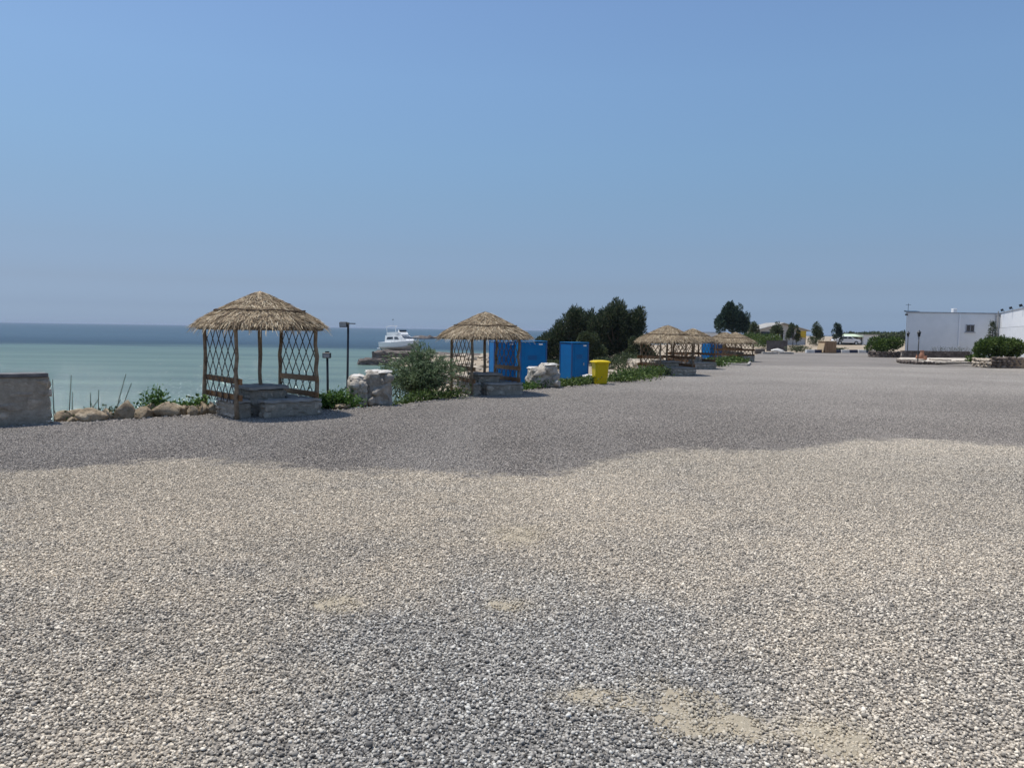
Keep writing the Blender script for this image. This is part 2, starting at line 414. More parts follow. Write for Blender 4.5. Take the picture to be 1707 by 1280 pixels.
def gravel_col(t, stone, gain=(1.27, 1.19, 1.06), gain2=(1.45, 1.38, 1.29)):
    """stone: a 0-1 random value per pebble"""
    p = t.pos(); s = t.new('ShaderNodeSeparateXYZ'); t.l.new(p, s.inputs[0])
    fc = t.new('ShaderNodeFloatCurve'); cv = fc.mapping.curves[0]
    pts = [((x + 12) / 24, y / 20) for x, y in ZONE]
    while len(cv.points) < len(pts): cv.points.new(0.5, 0.5)
    for q, (a, b) in zip(cv.points, pts): q.location = (a, b)
    fc.mapping.update()
    t.l.new(t.maprange(s.outputs[0], -12, 12), fc.inputs['Value'])
    edge = t.math('MULTIPLY', fc.outputs[0], 20.0)
    d = t.math('SUBTRACT', s.outputs[1], edge)
    d = t.math('ADD', d, t.math('MULTIPLY', t.math('SUBTRACT', t.noise(1.6, 4, 0.6, p), 0.5), 1.5))
    d = t.math('ADD', d, t.math('MULTIPLY', t.math('SUBTRACT', stone, 0.5), 0.5))      # the two loads mingle stone by stone
    d = t.math('ADD', d, t.math('MULTIPLY', t.math('SUBTRACT', t.noise(5.0, 4, 0.65, p), 0.5), 1.5))
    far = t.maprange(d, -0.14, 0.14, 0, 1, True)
    base = t.ramp(stone, [(0.0, (0.035, 0.035, 0.037)), (0.13, (0.10, 0.10, 0.103)), (0.38, (0.24, 0.233, 0.226)), (0.66, (0.38, 0.362, 0.34)), (0.85, (0.54, 0.515, 0.48)), (1.0, (0.74, 0.72, 0.68))])
    # dusty, sun-bleached load of stone nearer the camera, in patches
    dn = t.math('ADD', t.noise(0.33, 4, 0.55, p), t.math('MULTIPLY', t.math('SUBTRACT', t.noise(1.5, 5, 0.65, p, 0.4), 0.5), 0.75))
    sy = t.maprange(s.outputs[1], 3.0, 9.0, -0.03, 0.16)
    dust = t.maprange(t.math('ADD', dn, sy), 0.36, 0.66, 0.15, 0.95)
    # cleaner blue-grey stones lie bare in the foreground
    bx_ = t.math('DIVIDE', t.math('SUBTRACT', s.outputs[0], 0.15), 1.75); by_ = t.math('DIVIDE', t.math('SUBTRACT', s.outputs[1], 4.1), 2.3)
    rb = t.math('SQRT', t.math('ADD', t.math('MULTIPLY', bx_, bx_), t.math('MULTIPLY', by_, by_)))
    bare = t.maprange(t.math('ADD', rb, t.math('MULTIPLY', t.math('SUBTRACT', t.noise(0.9, 4, 0.6, p), 0.5), 1.3)), 0.35, 1.2, 1.0, 0.0, True)
    dust = t.math('MULTIPLY', dust, t.math('SUBTRACT', 1.0, t.math('MULTIPLY', bare, 0.85)))
    base = t.mix(t.math('MULTIPLY', bare, 0.8), base, t.mix(1.0, base, (0.74, 0.80, 0.89), 'MULTIPLY'))
    dust_tint = t.mix(1.0, base, (1.22, 1.16, 1.07), 'MULTIPLY')  # stone colour warmed and paled by dust
    flat = t.mix(t.maprange(s.outputs[0], 0.0, 5.5), (0.43, 0.40, 0.355), (0.37, 0.357, 0.34))
    near = t.mix(dust, base, t.mix(0.42, dust_tint, flat))
    warm = t.mix(1.0, t.mix(0.08, near, (0.42, 0.39, 0.35)), gain, 'MULTIPLY')
    # sand blown over the stones where the ground shows through
    wob = t.math('MULTIPLY', t.math('SUBTRACT', t.noise(3.0, 4, 0.65, p), 0.5), 1.6)
    for (px, py, rx, ry, h_, sd_, lb_) in (SAND if gain[0] > 1.1 else []):
        c_ = at(px, py)
        ax = t.math('DIVIDE', t.math('SUBTRACT', s.outputs[0], c_.x), rx * 1.25); ay = t.math('DIVIDE', t.math('SUBTRACT', s.outputs[1], c_.y), ry * 1.35)
        rr = t.math('ADD', t.math('SQRT', t.math('ADD', t.math('MULTIPLY', ax, ax), t.math('MULTIPLY', ay, ay))), wob)
        warm = t.mix(t.maprange(rr, 0.2, 1.35, 0.58, 0.0, True), warm, (0.47, 0.40, 0.285))
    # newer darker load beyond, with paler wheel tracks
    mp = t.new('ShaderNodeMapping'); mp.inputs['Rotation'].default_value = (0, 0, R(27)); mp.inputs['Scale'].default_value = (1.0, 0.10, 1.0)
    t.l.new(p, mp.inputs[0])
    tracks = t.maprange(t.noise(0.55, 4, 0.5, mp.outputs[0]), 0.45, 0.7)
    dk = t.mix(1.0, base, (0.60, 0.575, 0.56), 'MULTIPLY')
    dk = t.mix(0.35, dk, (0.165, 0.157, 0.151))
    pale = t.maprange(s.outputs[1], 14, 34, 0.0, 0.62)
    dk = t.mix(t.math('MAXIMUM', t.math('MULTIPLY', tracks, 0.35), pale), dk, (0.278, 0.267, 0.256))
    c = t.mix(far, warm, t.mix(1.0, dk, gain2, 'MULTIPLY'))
    big = t.maprange(t.noise(0.16, 3, 0.5, p), 0.3, 0.7, 0.86, 1.12)
    h = t.new('ShaderNodeHueSaturation'); t.l.new(big, h.inputs['Value']); t.l.new(c, h.inputs['Color'])
    return h.outputs[0]
t = NT('gravel sheet'); p = t.pos()
vo = t.new('ShaderNodeTexVoronoi'); vo.inputs['Scale'].default_value = 38; t.l.new(p, vo.inputs['Vector'])
sp = t.new('ShaderNodeSeparateColor'); t.l.new(vo.outputs['Color'], sp.inputs[0])
c = gravel_col(t, sp.outputs[0], (1.0, 0.94, 0.85), (0.92, 0.875, 0.825))  # gains lowered: shade between loose stones is put into the flat sheet's colour
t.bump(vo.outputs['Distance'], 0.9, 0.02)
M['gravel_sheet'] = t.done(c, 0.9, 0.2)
t = NT('gravel stones')
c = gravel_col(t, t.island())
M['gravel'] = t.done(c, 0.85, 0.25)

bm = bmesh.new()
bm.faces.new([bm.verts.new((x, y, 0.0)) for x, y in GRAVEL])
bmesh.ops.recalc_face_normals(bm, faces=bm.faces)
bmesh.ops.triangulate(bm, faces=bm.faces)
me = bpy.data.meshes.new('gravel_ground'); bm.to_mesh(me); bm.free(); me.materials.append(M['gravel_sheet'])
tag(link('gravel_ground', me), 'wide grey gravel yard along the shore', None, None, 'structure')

# ---- loose stones: a 2 m patch of single pebbles laid out again and again, each time turned, by geometry nodes
def ico():
    bm = bmesh.new(); bmesh.ops.create_icosphere(bm, subdivisions=1, radius=1.0)
    v = np.array([q.co[:] for q in bm.verts]); f = np.array([[w.index for w in q.verts] for q in bm.faces]); bm.free(); return v, f
IV, IF = ico()
def pebble_patch(name, label, n, spots, seed, rmin=0.0045, rmax=0.0150, half=1.0):
    r = np.random.default_rng(seed)
    ctr = np.concatenate([r.uniform(-half, half, (n, 2)), np.zeros((n, 1))], 1)
    rad = rmin + (rmax - rmin) * r.beta(1.7, 2.8, n) + 0.006 * (r.random(n) < 0.03)
    ctr[:, 2] = rad * 0.45 + r.uniform(-0.004, 0.007, n)
    A = r.normal(size=(n, 4)); A /= np.linalg.norm(A, axis=1, keepdims=True)
    w, x, y, z = A.T
    Rm = np.stack([1 - 2 * (y * y + z * z), 2 * (x * y - z * w), 2 * (x * z + y * w), 2 * (x * y + z * w), 1 - 2 * (x * x + z * z), 2 * (y * z - x * w), 2 * (x * z - y * w), 2 * (y * z + x * w), 1 - 2 * (x * x + y * y)], 1).reshape(n, 3, 3)
    loc = IV[None] * r.uniform(0.55, 1.15, (n, 1, 3)) * (1 + r.uniform(-0.2, 0.2, (n, len(IV), 1)))
    P = np.einsum('nij,nkj->nki', Rm, loc)
    P[:, :, 2] *= 0.8
    P = P * rad[:, None, None] + ctr[:, None, :]
    V = P.reshape(-1, 3); nv = len(V)
    spots = np.asarray(spots, float)
    allv = np.concatenate([V, np.concatenate([spots[:, :2], np.full((len(spots), 1), 0.0)], 1)])
    Fc = (IF[None] + (np.arange(n) * len(IV))[:, None, None]).reshape(-1, 3)
    me = bpy.data.meshes.new(name)
    me.vertices.add(len(allv)); me.vertices.foreach_set('co', allv.astype(np.float32).ravel())
    me.loops.add(len(Fc) * 3); me.loops.foreach_set('vertex_index', Fc.astype(np.int32).ravel())
    me.polygons.add(len(Fc)); me.polygons.foreach_set('loop_start', np.arange(0, len(Fc) * 3, 3, dtype=np.int32))
    me.update(calc_edges=True)
    a = me.attributes.new('spot', 'BOOLEAN', 'POINT'); a.data.foreach_set('value', np.arange(len(allv)) >= nv)
    a = me.attributes.new('turn', 'FLOAT', 'POINT'); a.data.foreach_set('value', np.concatenate([np.zeros(nv), r.integers(0, 4, len(spots)) * math.pi / 2]).astype(np.float32))
    me.materials.append(M['gravel'])
    o = link(name, me); tag(o, label, None, None, 'stuff')
    g = bpy.data.node_groups.new(name + ' spread', 'GeometryNodeTree')
    g.interface.new_socket('Geometry', in_out='INPUT', socket_type='NodeSocketGeometry')
    g.interface.new_socket('Geometry', in_out='OUTPUT', socket_type='NodeSocketGeometry')
    N, L = g.nodes, g.links
    gi, go = N.new('NodeGroupInput'), N.new('NodeGroupOutput')
    at1 = N.new('GeometryNodeInputNamedAttribute'); at1.data_type = 'BOOLEAN'; at1.inputs[0].default_value = 'spot'
    at2 = N.new('GeometryNodeInputNamedAttribute'); at2.data_type = 'FLOAT'; at2.inputs[0].default_value = 'turn'
    se = N.new('GeometryNodeSeparateGeometry'); se.domain = 'POINT'
    ip = N.new('GeometryNodeInstanceOnPoints')
    cx = N.new('ShaderNodeCombineXYZ')
    L.new(gi.outputs[0], se.inputs[0]); L.new(at1.outputs[0], se.inputs[1])
    L.new(se.outputs[0], ip.inputs['Points']); L.new(se.outputs[1], ip.inputs['Instance'])
    L.new(at2.outputs[0], cx.inputs[2]); L.new(cx.outputs[0], ip.inputs['Rotation'])
    L.new(ip.outputs[0], go.inputs[0])
    md = o.modifiers.new('spread', 'NODES'); md.node_group = g
    return o
spots = [[], []]
for j in range(0, 24):
    for i in range(-20, 24):
        x, y = i * 2.0 + 0.3 * math.sin(j * 2.1), 1.0 + j * 2.0
        if abs(x) > 0.72 * y + 4.5: continue
        spots[(i * 3 + j * 5 + (i * j) % 3) % 2].append((x, y))
allsp = np.array(spots[0] + spots[1]); dg = poly_dist(allsp, GRAVEL)
keep = {tuple(q) for q, d in zip(allsp.tolist(), dg) if d > 1.0}
for k in (0, 1): spots[k] = [q for q in spots[k] if tuple(q) in keep]
pebble_patch('loose_gravel', 'loose grey and beige gravel stones of the yard', 21000, spots[0], 5)
pebble_patch('loose_gravel', 'loose grey and beige gravel stones of the yard', 21000, spots[1], 6)
got = {q for k in (0, 1) for q in map(tuple, spots[k])}
fine = []
for q in allsp.tolist():
    if tuple(q) in got: continue
    fine += [(q[0] + i * 0.5 - 0.75, q[1] + j * 0.5 - 0.75) for i in range(4) for j in range(4)]
fine = np.array(fine); fine = fine[poly_dist(fine, GRAVEL) > 0.15]
pebble_patch('loose_gravel', 'loose grey gravel stones near the seaward edge of the yard', 1200, fine, 8, half=0.25)
# stones that spill along the ragged edge of the yard
ep = []
for a, b in zip(EDGE[1:12], EDGE[2:13]):
    k = int((b - a).length * 170)
    for _ in range(k):
        q = a.lerp(b, random.random()); ep.append((q.x + random.gauss(0, 0.45), q.y + random.gauss(0, 0.45)))
mb = []
r = np.random.default_rng(3); ep = np.array(ep); zt = np.maximum(terrain_z(ep), np.where(poly_dist(ep, GRAVEL) > 0, 0.0, -9))
n = len(ep); rad = r.uniform(0.012, 0.035, n)
P = IV[None] * r.uniform(0.6, 1.1, (n, 1, 3)) * (1 + r.uniform(-0.2, 0.2, (n, len(IV), 1))) * rad[:, None, None]
P[:, :, :2] += ep[:, None, :]; P[:, :, 2] += (zt + rad * 0.4)[:, None]
me = bpy.data.meshes.new('edge_gravel')
me.from_pydata(P.reshape(-1, 3).tolist(), [], (IF[None] + (np.arange(n) * len(IV))[:, None, None]).reshape(-1, 3).tolist()); me.materials.append(M['gravel'])
tag(link('edge_gravel', me), 'gravel stones spilled along the ragged edge of the yard', None, None, 'stuff')

# ---- sand showing through the gravel: low mounds that bury the stones
M['sand'] = noisy('fine sand', (0.36, 0.31, 0.225), (0.48, 0.415, 0.31), 9, 0.95, 0.9, 0.012, bscale=110)
def sand_patch(px, py, rx, ry, h, seed, label):
    c = at(px, py); n, m = 30, 12; vs = [(0, 0, 0)]; fs = []
    for j in range(1, m + 1):
        for i in range(n):
            a = 2 * math.pi * i / n; k = j / m
            rr = 1 + 0.35 * vnoise((math.cos(a) * 1.3 + seed, math.sin(a) * 1.3, seed * 2.2))
            vs.append((rx * k * rr * math.cos(a), ry * k * rr * math.sin(a), 0))
    for i in range(n): fs.append((0, 1 + i, 1 + (i + 1) % n))
    for j in range(m - 1):
        for i in range(n):
            a = 1 + j * n + i; b = 1 + j * n + (i + 1) % n; fs.append((a, a + n, b + n, b))
    out = []
    for x, y, z in vs:
        k = math.hypot(x / rx, y / ry)
        hh = h * (1 - min(k, 1.3) ** 2 / 1.2) + 0.016 * vnoise((x * 7 + seed, y * 7, seed)) + 0.010 * vnoise((x * 19, y * 19, seed)) - 0.003
        out.append((x, y, max(hh, -0.02)))
    mb = MB().add(out, fs)
    o = mb.build('sand_patch', M['sand'], loc=(c.x, c.y, 0.002), smooth=True)
    tag(o, label, None, None, 'structure')
for q_ in SAND: sand_patch(*q_)

# ---- sea
t = NT('sea water'); p = t.pos(); s = t.new('ShaderNodeSeparateXYZ'); t.l.new(p, s.inputs[0])
mp = t.new('ShaderNodeMapping'); mp.inputs['Scale'].default_value = (0.012, 0.05, 1); t.l.new(p, mp.inputs[0])
nz = t.noise(1.0, 5, 0.6, mp.outputs[0])
dd = t.math('ADD', s.outputs[1], t.math('MULTIPLY', t.math('SUBTRACT', nz, 0.5), 90.0))
lg = t.math('LOGARITHM', t.math('MAXIMUM', dd, 1.0), 10.0)
c = t.ramp(t.maprange(lg, 1.5, 3.6), [(0.0, (0.148, 0.208, 0.160)), (0.25, (0.138, 0.204, 0.164)), (0.325, (0.120, 0.188, 0.166)), (0.36, (0.018, 0.044, 0.068)), (0.40, (0.030, 0.064, 0.098)), (0.47, (0.050, 0.094, 0.136)), (1.0, (0.064, 0.108, 0.155))])
w1 = t.new('ShaderNodeMapping'); w1.inputs['Scale'].default_value = (0.5, 1.3, 1); t.l.new(p, w1.inputs[0])
st = t.new('ShaderNodeMapping'); st.inputs['Scale'].default_value = (0.02, 0.16, 1); t.l.new(p, st.inputs[0])
c = t.mix(t.maprange(t.noise(1.0, 6, 0.65, st.outputs[0], 0.6), 0.35, 0.7, 0.0, 0.45), c, (0.02, 0.05, 0.062))
t.bump(t.noise(0.9, 7, 0.65, w1.outputs[0]), 0.9, 0.35)
M['sea'] = t.done(c, 0.9, 0.0)
gl = t.new('ShaderNodeBsdfGlossy'); gl.inputs['Roughness'].default_value = 0.14           # ruffled water mirrors about a third of the sky
t.l.new(t.b.inputs['Normal'].links[0].from_socket, gl.inputs['Normal'])
mx = t.new('ShaderNodeMixShader'); mx.inputs[0].default_value = 0.30
t.l.new(t.b.outputs[0], mx.inputs[1]); t.l.new(gl.outputs[0], mx.inputs[2]); t.l.new(mx.outputs[0], t.n['Material Output'].inputs[0])
b = 60000.0
me = bpy.data.meshes.new('sea')
me.from_pydata([(-b, -3000, SEA_Z), (b, -3000, SEA_Z), (b, b, SEA_Z), (-b, b, SEA_Z)], [], [(0, 1, 2, 3)]); me.materials.append(M['sea'])
tag(link('sea', me), 'calm grey-green sea', None, None, 'structure')

#PART2
# ------------------------------------------------------------------ stone masonry
STONES = [rock_mesh('stone', k, M['stone'], 0.72, 22) for k in range(8)]
def rubble_face(parent, o, u, w, W, H, seed, row=(0.13, 0.2), wid=(0.16, 0.36), depth=0.13, proud=0.02):
    """courses of single stones set into a face: o corner, u along, w outward normal"""
    q = random.Random(seed); z = 0.0; o, u, w = Vector(o), Vector(u).normalized(), Vector(w).normalized()
    rz = math.atan2(u.y, u.x)
    while z < H - 0.04:
        h = min(q.uniform(*row), H - z)
        if H - z - h < 0.06: h = H - z
        x = -q.uniform(0, 0.05)
        while x < W - 0.03:
            l = min(q.uniform(*wid), W - x + 0.03)
            if W - x - l < 0.08: l = W - x + 0.03
            p = o + u * (x + l / 2) + w * (proud - depth / 2 + q.uniform(-0.02, 0.02)) + Vector((0, 0, z + h / 2))
            link('stone', q.choice(STONES), parent, p, (q.uniform(-.08, .08), q.uniform(-.08, .08), rz + q.choice((0, math.pi)) + q.uniform(-.06, .06)), ((l - 0.012) * 1.08, depth * q.uniform(.9, 1.2), (h - 0.012) * 1.1))
            x += l
        z += h
def rough_box(name, c, size, mat, parent, rz=0.0, amp=0.02, seg=0.09, seed=0.0):
    """a box with knocked-about faces and edges"""
    bm = bmesh.new(); n = [max(1, round(s / seg)) for s in size]
    bmesh.ops.create_cube(bm, size=1.0)
    k = max(n); bmesh.ops.subdivide_edges(bm, edges=bm.edges, cuts=min(max(k // 2, 3), 11), use_grid_fill=True)
    for v in bm.verts:
        p = Vector((v.co.x * size[0], v.co.y * size[1], v.co.z * size[2]))
        e = sum(1 for a in v.co if abs(abs(a) - .5) < 1e-4)
        d = Vector((vnoise(p * 5 + Vector((seed, 0, 0))), vnoise(p * 5 + Vector((0, seed + 9, 0))), vnoise(p * 5 + Vector((0, 0, seed + 17)))))
        p += d * amp * 1.6
        if e >= 2: p -= Vector((math.copysign(1, v.co.x) * (abs(v.co.x) > .49), math.copysign(1, v.co.y) * (abs(v.co.y) > .49), math.copysign(1, v.co.z) * (abs(v.co.z) > .49))) * amp * 0.7
        v.co = p
    me = bpy.data.meshes.new(name); bm.to_mesh(me); bm.free(); me.materials.append(mat)
    return link(name, me, parent, c, (0, 0, rz))

# ------------------------------------------------------------------ thatched gazebos
def roof_shape(rx, corner=3.2):
    def rad(a):                                  # rounded square
        c, s = abs(math.cos(a)), abs(math.sin(a))
        return rx / (c ** corner + s ** corner) ** (1 / corner)
    return rad
def thatch_meshes(seed, half, z0, zp):
    """half: half side of the eaves, z0: eave height, zp: peak height"""
    r = np.random.default_rng(seed); rad = roof_shape(half); H = zp - z0
    def surf(a, s): return rad(a) * s, zp - H * (0.90 * s + 0.10 * s ** 3)
    mb = MB(); N = 32; loops = []
    for s in (0.02, 0.3, 0.6, 0.85, 1.0):
        L = []
        for i in range(N):
            a = 2 * math.pi * i / N; R_, z = surf(a, s); L.append((R_ * math.cos(a), R_ * math.sin(a), z - 0.05))
        loops.append(L)
    for s in (0.98, 0.5, 0.05):
        L = []
        for i in range(N):
            a = 2 * math.pi * i / N; R_, z = surf(a, s); L.append((R_ * math.cos(a), R_ * math.sin(a), z - 0.13))
        loops.append(L)
    mb.rings(loops)
    core = mb.mesh('roof', M['thatch_base'])
    Q = []
    courses = [0.0, 0.14, 0.29, 0.44, 0.60, 0.75, 0.88]
    for ci, s0 in enumerate(courses):
        n = int(600 + 3300 * (s0 + 0.1))
        A = r.uniform(0, 2 * math.pi, n)
        for a in A:
            s_a = max(0.0, s0 + r.uniform(-0.05, 0.05)); last = ci == len(courses) - 1
            ln = (r.uniform(0.15, 0.27) if not last else r.uniform(0.06, 0.24))
            a2 = a + r.normal(0, 0.05) / max(s_a, 0.25)
            pts = []
            lift = r.uniform(0.0, 0.035); droop = r.choice((0.5, 0.8, 1.3))
            for k in (0, 0.5, 1.0):
                s = s_a + ln * k; aa = a + (a2 - a) * k
                if s <= 1.0: R_, z = surf(aa, s)
                else:
                    R1, z1 = surf(aa, 1.0); R_ = R1 + (s - 1) * rad(aa) * 0.95; z = z1 - (s - 1) * rad(aa) * droop
                R_ += r.normal(0, 0.01)
                pts.append(np.array((R_ * math.cos(aa), R_ * math.sin(aa), z + lift + 0.05 * k * (0.3 if last else 1) + r.normal(0, 0.008))))
            d = pts[2] - pts[0]; tang = np.array((-math.sin(a), math.cos(a), 0.0)) + r.normal(0, 0.35, 3)
            sd = np.cross(d, np.cross(tang, d)); sd /= np.linalg.norm(sd) + 1e-9
            w = r.uniform(0.003, 0.010)
            q = [pts[0] - sd * w, pts[0] + sd * w, pts[1] + sd * w, pts[1] - sd * w]
            q2 = [pts[1] - sd * w, pts[1] + sd * w, pts[2] + sd * w * .35, pts[2] - sd * w * .35]
            Q.append((q, q2))
    V = np.array([p for q in Q for s_ in q for p in s_], dtype=np.float32).reshape(-1, 8, 3)
    n = len(V); idx = (np.arange(n) * 8)[:, None]
    vv = V.copy()
    me = bpy.data.meshes.new('thatch')           # two quads of a straw share their middle edge so that it has one colour
    vs = V.reshape(-1, 3).tolist(); fs = []
    for i in range(n):
        b_ = i * 8; fs.append((b_, b_ + 1, b_ + 2, b_ + 3)); fs.append((b_ + 3, b_ + 2, b_ + 6, b_ + 7))
    me.from_pydata(vs, [], fs); me.materials.append(M['thatch'])
    # rope that ties the straw down, two turns round the roof
    rm = MB()
    for s in (0.70,):
        pts = []
        for i in range(49):
            a = 2 * math.pi * i / 48; R_, z = surf(a, s); pts.append(((R_ + 0.012) * math.cos(a), (R_ + 0.012) * math.sin(a), z + 0.085 + 0.012 * math.sin(a * 7)))
        rm.tube(pts, 0.015, 6, cap=False)
    rope = rm.mesh('rope', M['rope'], smooth=True)
    return core, me, rope
def crooked(p0, p1, r0, r1, seed, n=7, amp=0.02):
    q = random.Random(seed); p0, p1 = Vector(p0), Vector(p1); pts = []; rs = []
    for i in range(n):
        k = i / (n - 1); e = amp * math.sin(math.pi * k)
        pts.append(p0.lerp(p1, k) + Vector((q.uniform(-1, 1) * (e + .004), q.uniform(-1, 1) * (e + .004), 0))); rs.append((r0 + (r1 - r0) * k) * q.uniform(0.88, 1.14))
    return pts, rs
def gazebo(loc, rz, side, half, z0, zp, label, seed, detail=True, tan=False, panels=(0, 2), xs=1.0, benches=(0, 1, 2, 3), thatch=None):
    """local frame: front-left corner B at (-h,-h); sides 0: left (x=-h), 1: front (y=-h), 2: right (x=h), 3: back"""
    g = empty('thatched_gazebo', loc, rz); h = side / 2; q = random.Random(seed)
    tag(g, label, 'gazebo', 'thatched gazebos along the shore')
    core, straw, rope = thatch or thatch_meshes(seed, half, z0, zp)
    rf = link('roof', core, g); o = link('thatch', straw, rf); o['kind'] = 'stuff'; link('rope', rope, rf)
    C = {'A': (-h, h), 'B': (-h, -h), 'C': (h, h), 'D': (h, -h)}
    for k, (x, y) in C.items():
        p, rr = crooked((x + q.uniform(-.05, .05), y + q.uniform(-.05, .05), -0.05), (x * 1.02, y * 1.02, z0 + 0.12), 0.052, 0.038, seed * 9 + ord(k), 9, 0.02)
        MB().tube(p, rr, 8).build('post', M['bark'], g, smooth=True)
    p, rr = crooked((0, 0, 0.1), (0, 0, zp - 0.12), 0.05, 0.04, seed + 3, amp=0.012)
    MB().tube(p, rr, 8).build('centre_post', M['bark'], g, smooth=True)
    for a, b in (('A', 'B'), ('B', 'D'), ('D', 'C'), ('C', 'A')):
        pa, pb = C[a], C[b]; p, rr = crooked((pa[0], pa[1], z0 + 0.05), (pb[0], pb[1], z0 + 0.05), 0.03, 0.028, seed + ord(a))
        MB().tube(p, rr, 6).build('beam', M['bark'], g, smooth=True)
    for a in C.values():
        p, rr = crooked((a[0] * 1.15, a[1] * 1.15, z0 + 0.01), (0, 0, zp - 0.16), 0.026, 0.022, seed + 5)
        MB().tube(p, rr, 6).build('rafter', M['bark'], g, smooth=True)
    # lattice panels with two boards each
    for s in panels:
        def P(u, z, out=0.0):                    # u 0..1 along the side
            if s == 0: return Vector((-h - out, h - 2 * h * u, z))
            if s == 1: return Vector((-h + 2 * h * u, -h - out, z))
            if s == 2: return Vector((h + out, h - 2 * h * u, z))
            return Vector((h - 2 * h * u, h + out, z))
        zl, zt = 0.34, z0 + 0.02; n = 5; L = 2 * h; Hh = zt - zl
        run = L * 0.70                            # a slat crosses this much width over the full height
        for sg in (1, -1):
            step = L / n
            k0 = -int(run / step) - 1
            for k in range(k0, n + 1):
                u0 = k * step + step * 0.5; u1 = u0 + run; a0, a1 = 0.0, 1.0
                if u0 < 0: a0 = -u0 / run
                if u1 > L: a1 = (L - u0) / run
                if a1 - a0 < 0.06: continue
                ua, ub = (u0 + run * a0) / L, (u0 + run * a1) / L
                za, zb = zl + Hh * a0, zl + Hh * a1
                if sg < 0: za, zb = zt - Hh * a0, zt - Hh * a1
                off = 0.012 if sg > 0 else -0.002
                e = P(0, 0, 1) - P(0, 0, 0)
                MB().bar(P(ua, za, off), P(ub, zb, off), 0.024, 0.010, up=P(.5, 0, 0) - P(.5, 1, 0) if False else e).build('slat', M['slat_tan'] if tan else M['slat'], g)
        for z, x0, x1 in ((0.82, -0.03, 1.16), (0.47, -0.02, 1.12)):
            tl = q.uniform(-0.015, 0.015)
            MB().bar(P(x0, z + tl, -0.03), P(min(x1, 1.12), z - tl, -0.03), 0.125, 0.024, up=P(0, 0, 1) - P(0, 0, 0)).build('board', M['board'], g, bevel=0.004)
    # stone table round the middle post
    tb = rough_box('table', (0, 0, 0.29), (side * 0.46, side * 0.46, 0.58), M['mortar'], g, amp=0.012, seed=seed)
    th = side * 0.23
    if detail:
        rubble_face(tb, (-th, -th, -0.29), (1, 0, 0), (0, -1, 0), 2 * th, 0.56, seed + 1); rubble_face(tb, (th, -th, -0.29), (0, 1, 0), (1, 0, 0), 2 * th, 0.56, seed + 2)
        rubble_face(tb, (-th, th, -0.29), (0, -1, 0), (-1, 0, 0), 2 * th, 0.56, seed + 4); rubble_face(tb, (th, th, -0.29), (-1, 0, 0), (0, 1, 0), 2 * th, 0.56, seed + 7)
    rough_box('table_top', (0, 0, 0.335), (side * 0.54, side * 0.54, 0.08), M['slab'], tb, amp=0.014, seed=seed + 2)
    # stone benches along the sides
    for s in benches:
        ang = {1: 0, 2: math.pi / 2, 3: math.pi, 0: -math.pi / 2}[s]
        L = side * (0.74 if s == 1 else 0.6); dpt = 0.34; off = h - dpt / 2 + (0.10 if s == 1 else -0.03)
        u = Vector((math.cos(ang), math.sin(ang), 0)); w = Vector((math.sin(ang), -math.cos(ang), 0))
        sh = {1: side * 0.19, 0: side * 0.10, 2: 0, 3: 0}[s]
        c = w * off + u * sh
        bn = rough_box('bench', (c.x, c.y, 0.165), (L, dpt, 0.33), M['mortar'], g, ang, amp=0.012, seed=seed + s)
        if detail:
            rubble_face(bn, (-L / 2, -dpt / 2, -0.165), (1, 0, 0), (0, -1, 0), L, 0.31, seed + s * 3, row=(0.1, 0.18)); rubble_face(bn, (L / 2, -dpt / 2, -0.165), (0, 1, 0), (1, 0, 0), dpt, 0.31, seed + s * 3 + 1)
            rubble_face(bn, (-L / 2, dpt / 2, -0.165), (0, -1, 0), (-1, 0, 0), dpt, 0.31, seed + s * 3 + 2)
        rough_box('seat', (0, 0, 0.195), (L + 0.05, dpt + 0.05, 0.07), M['slab'], bn, amp=0.02, seed=seed + s + 5)
    return g
gazebo((-5.74, 17.5, 0), R(41), 1.80, 1.27, 2.02, 2.74, 'nearest thatched gazebo with lattice sides on the sea edge', 21)
gazebo((-0.86, 23.9, 0), R(27), 1.56, 1.25, 1.80, 2.50, 'thatched gazebo between the feathery bush and the paired blue booths', 35, tan=True)
gazebo((7.25, 36.1, 0), R(20), 1.75, 1.28, 1.58, 2.28, 'thatched gazebo right of the yellow wheeled bin', 47, tan=True, panels=(0, 2, 3))
gazebo((9.95, 42.6, 0), R(16), 1.7, 1.12, 1.55, 2.18, 'thatched gazebo half hidden behind the gazebo nearest the yellow bin', 52, tan=True, panels=(0, 2, 3))
gazebo((15.85, 54.8, 0), R(28), 1.7, 1.22, 1.36, 2.02, 'thatched gazebo just right of the small blue booth', 63, tan=True, detail=False, panels=(0, 1, 2, 3))
gazebo((16.6, 60.2, 0), R(25), 1.7, 1.2, 1.42, 2.02, 'farthest thatched gazebo, peak showing behind the one by the small booth', 64, tan=True, detail=False, panels=(0, 2))

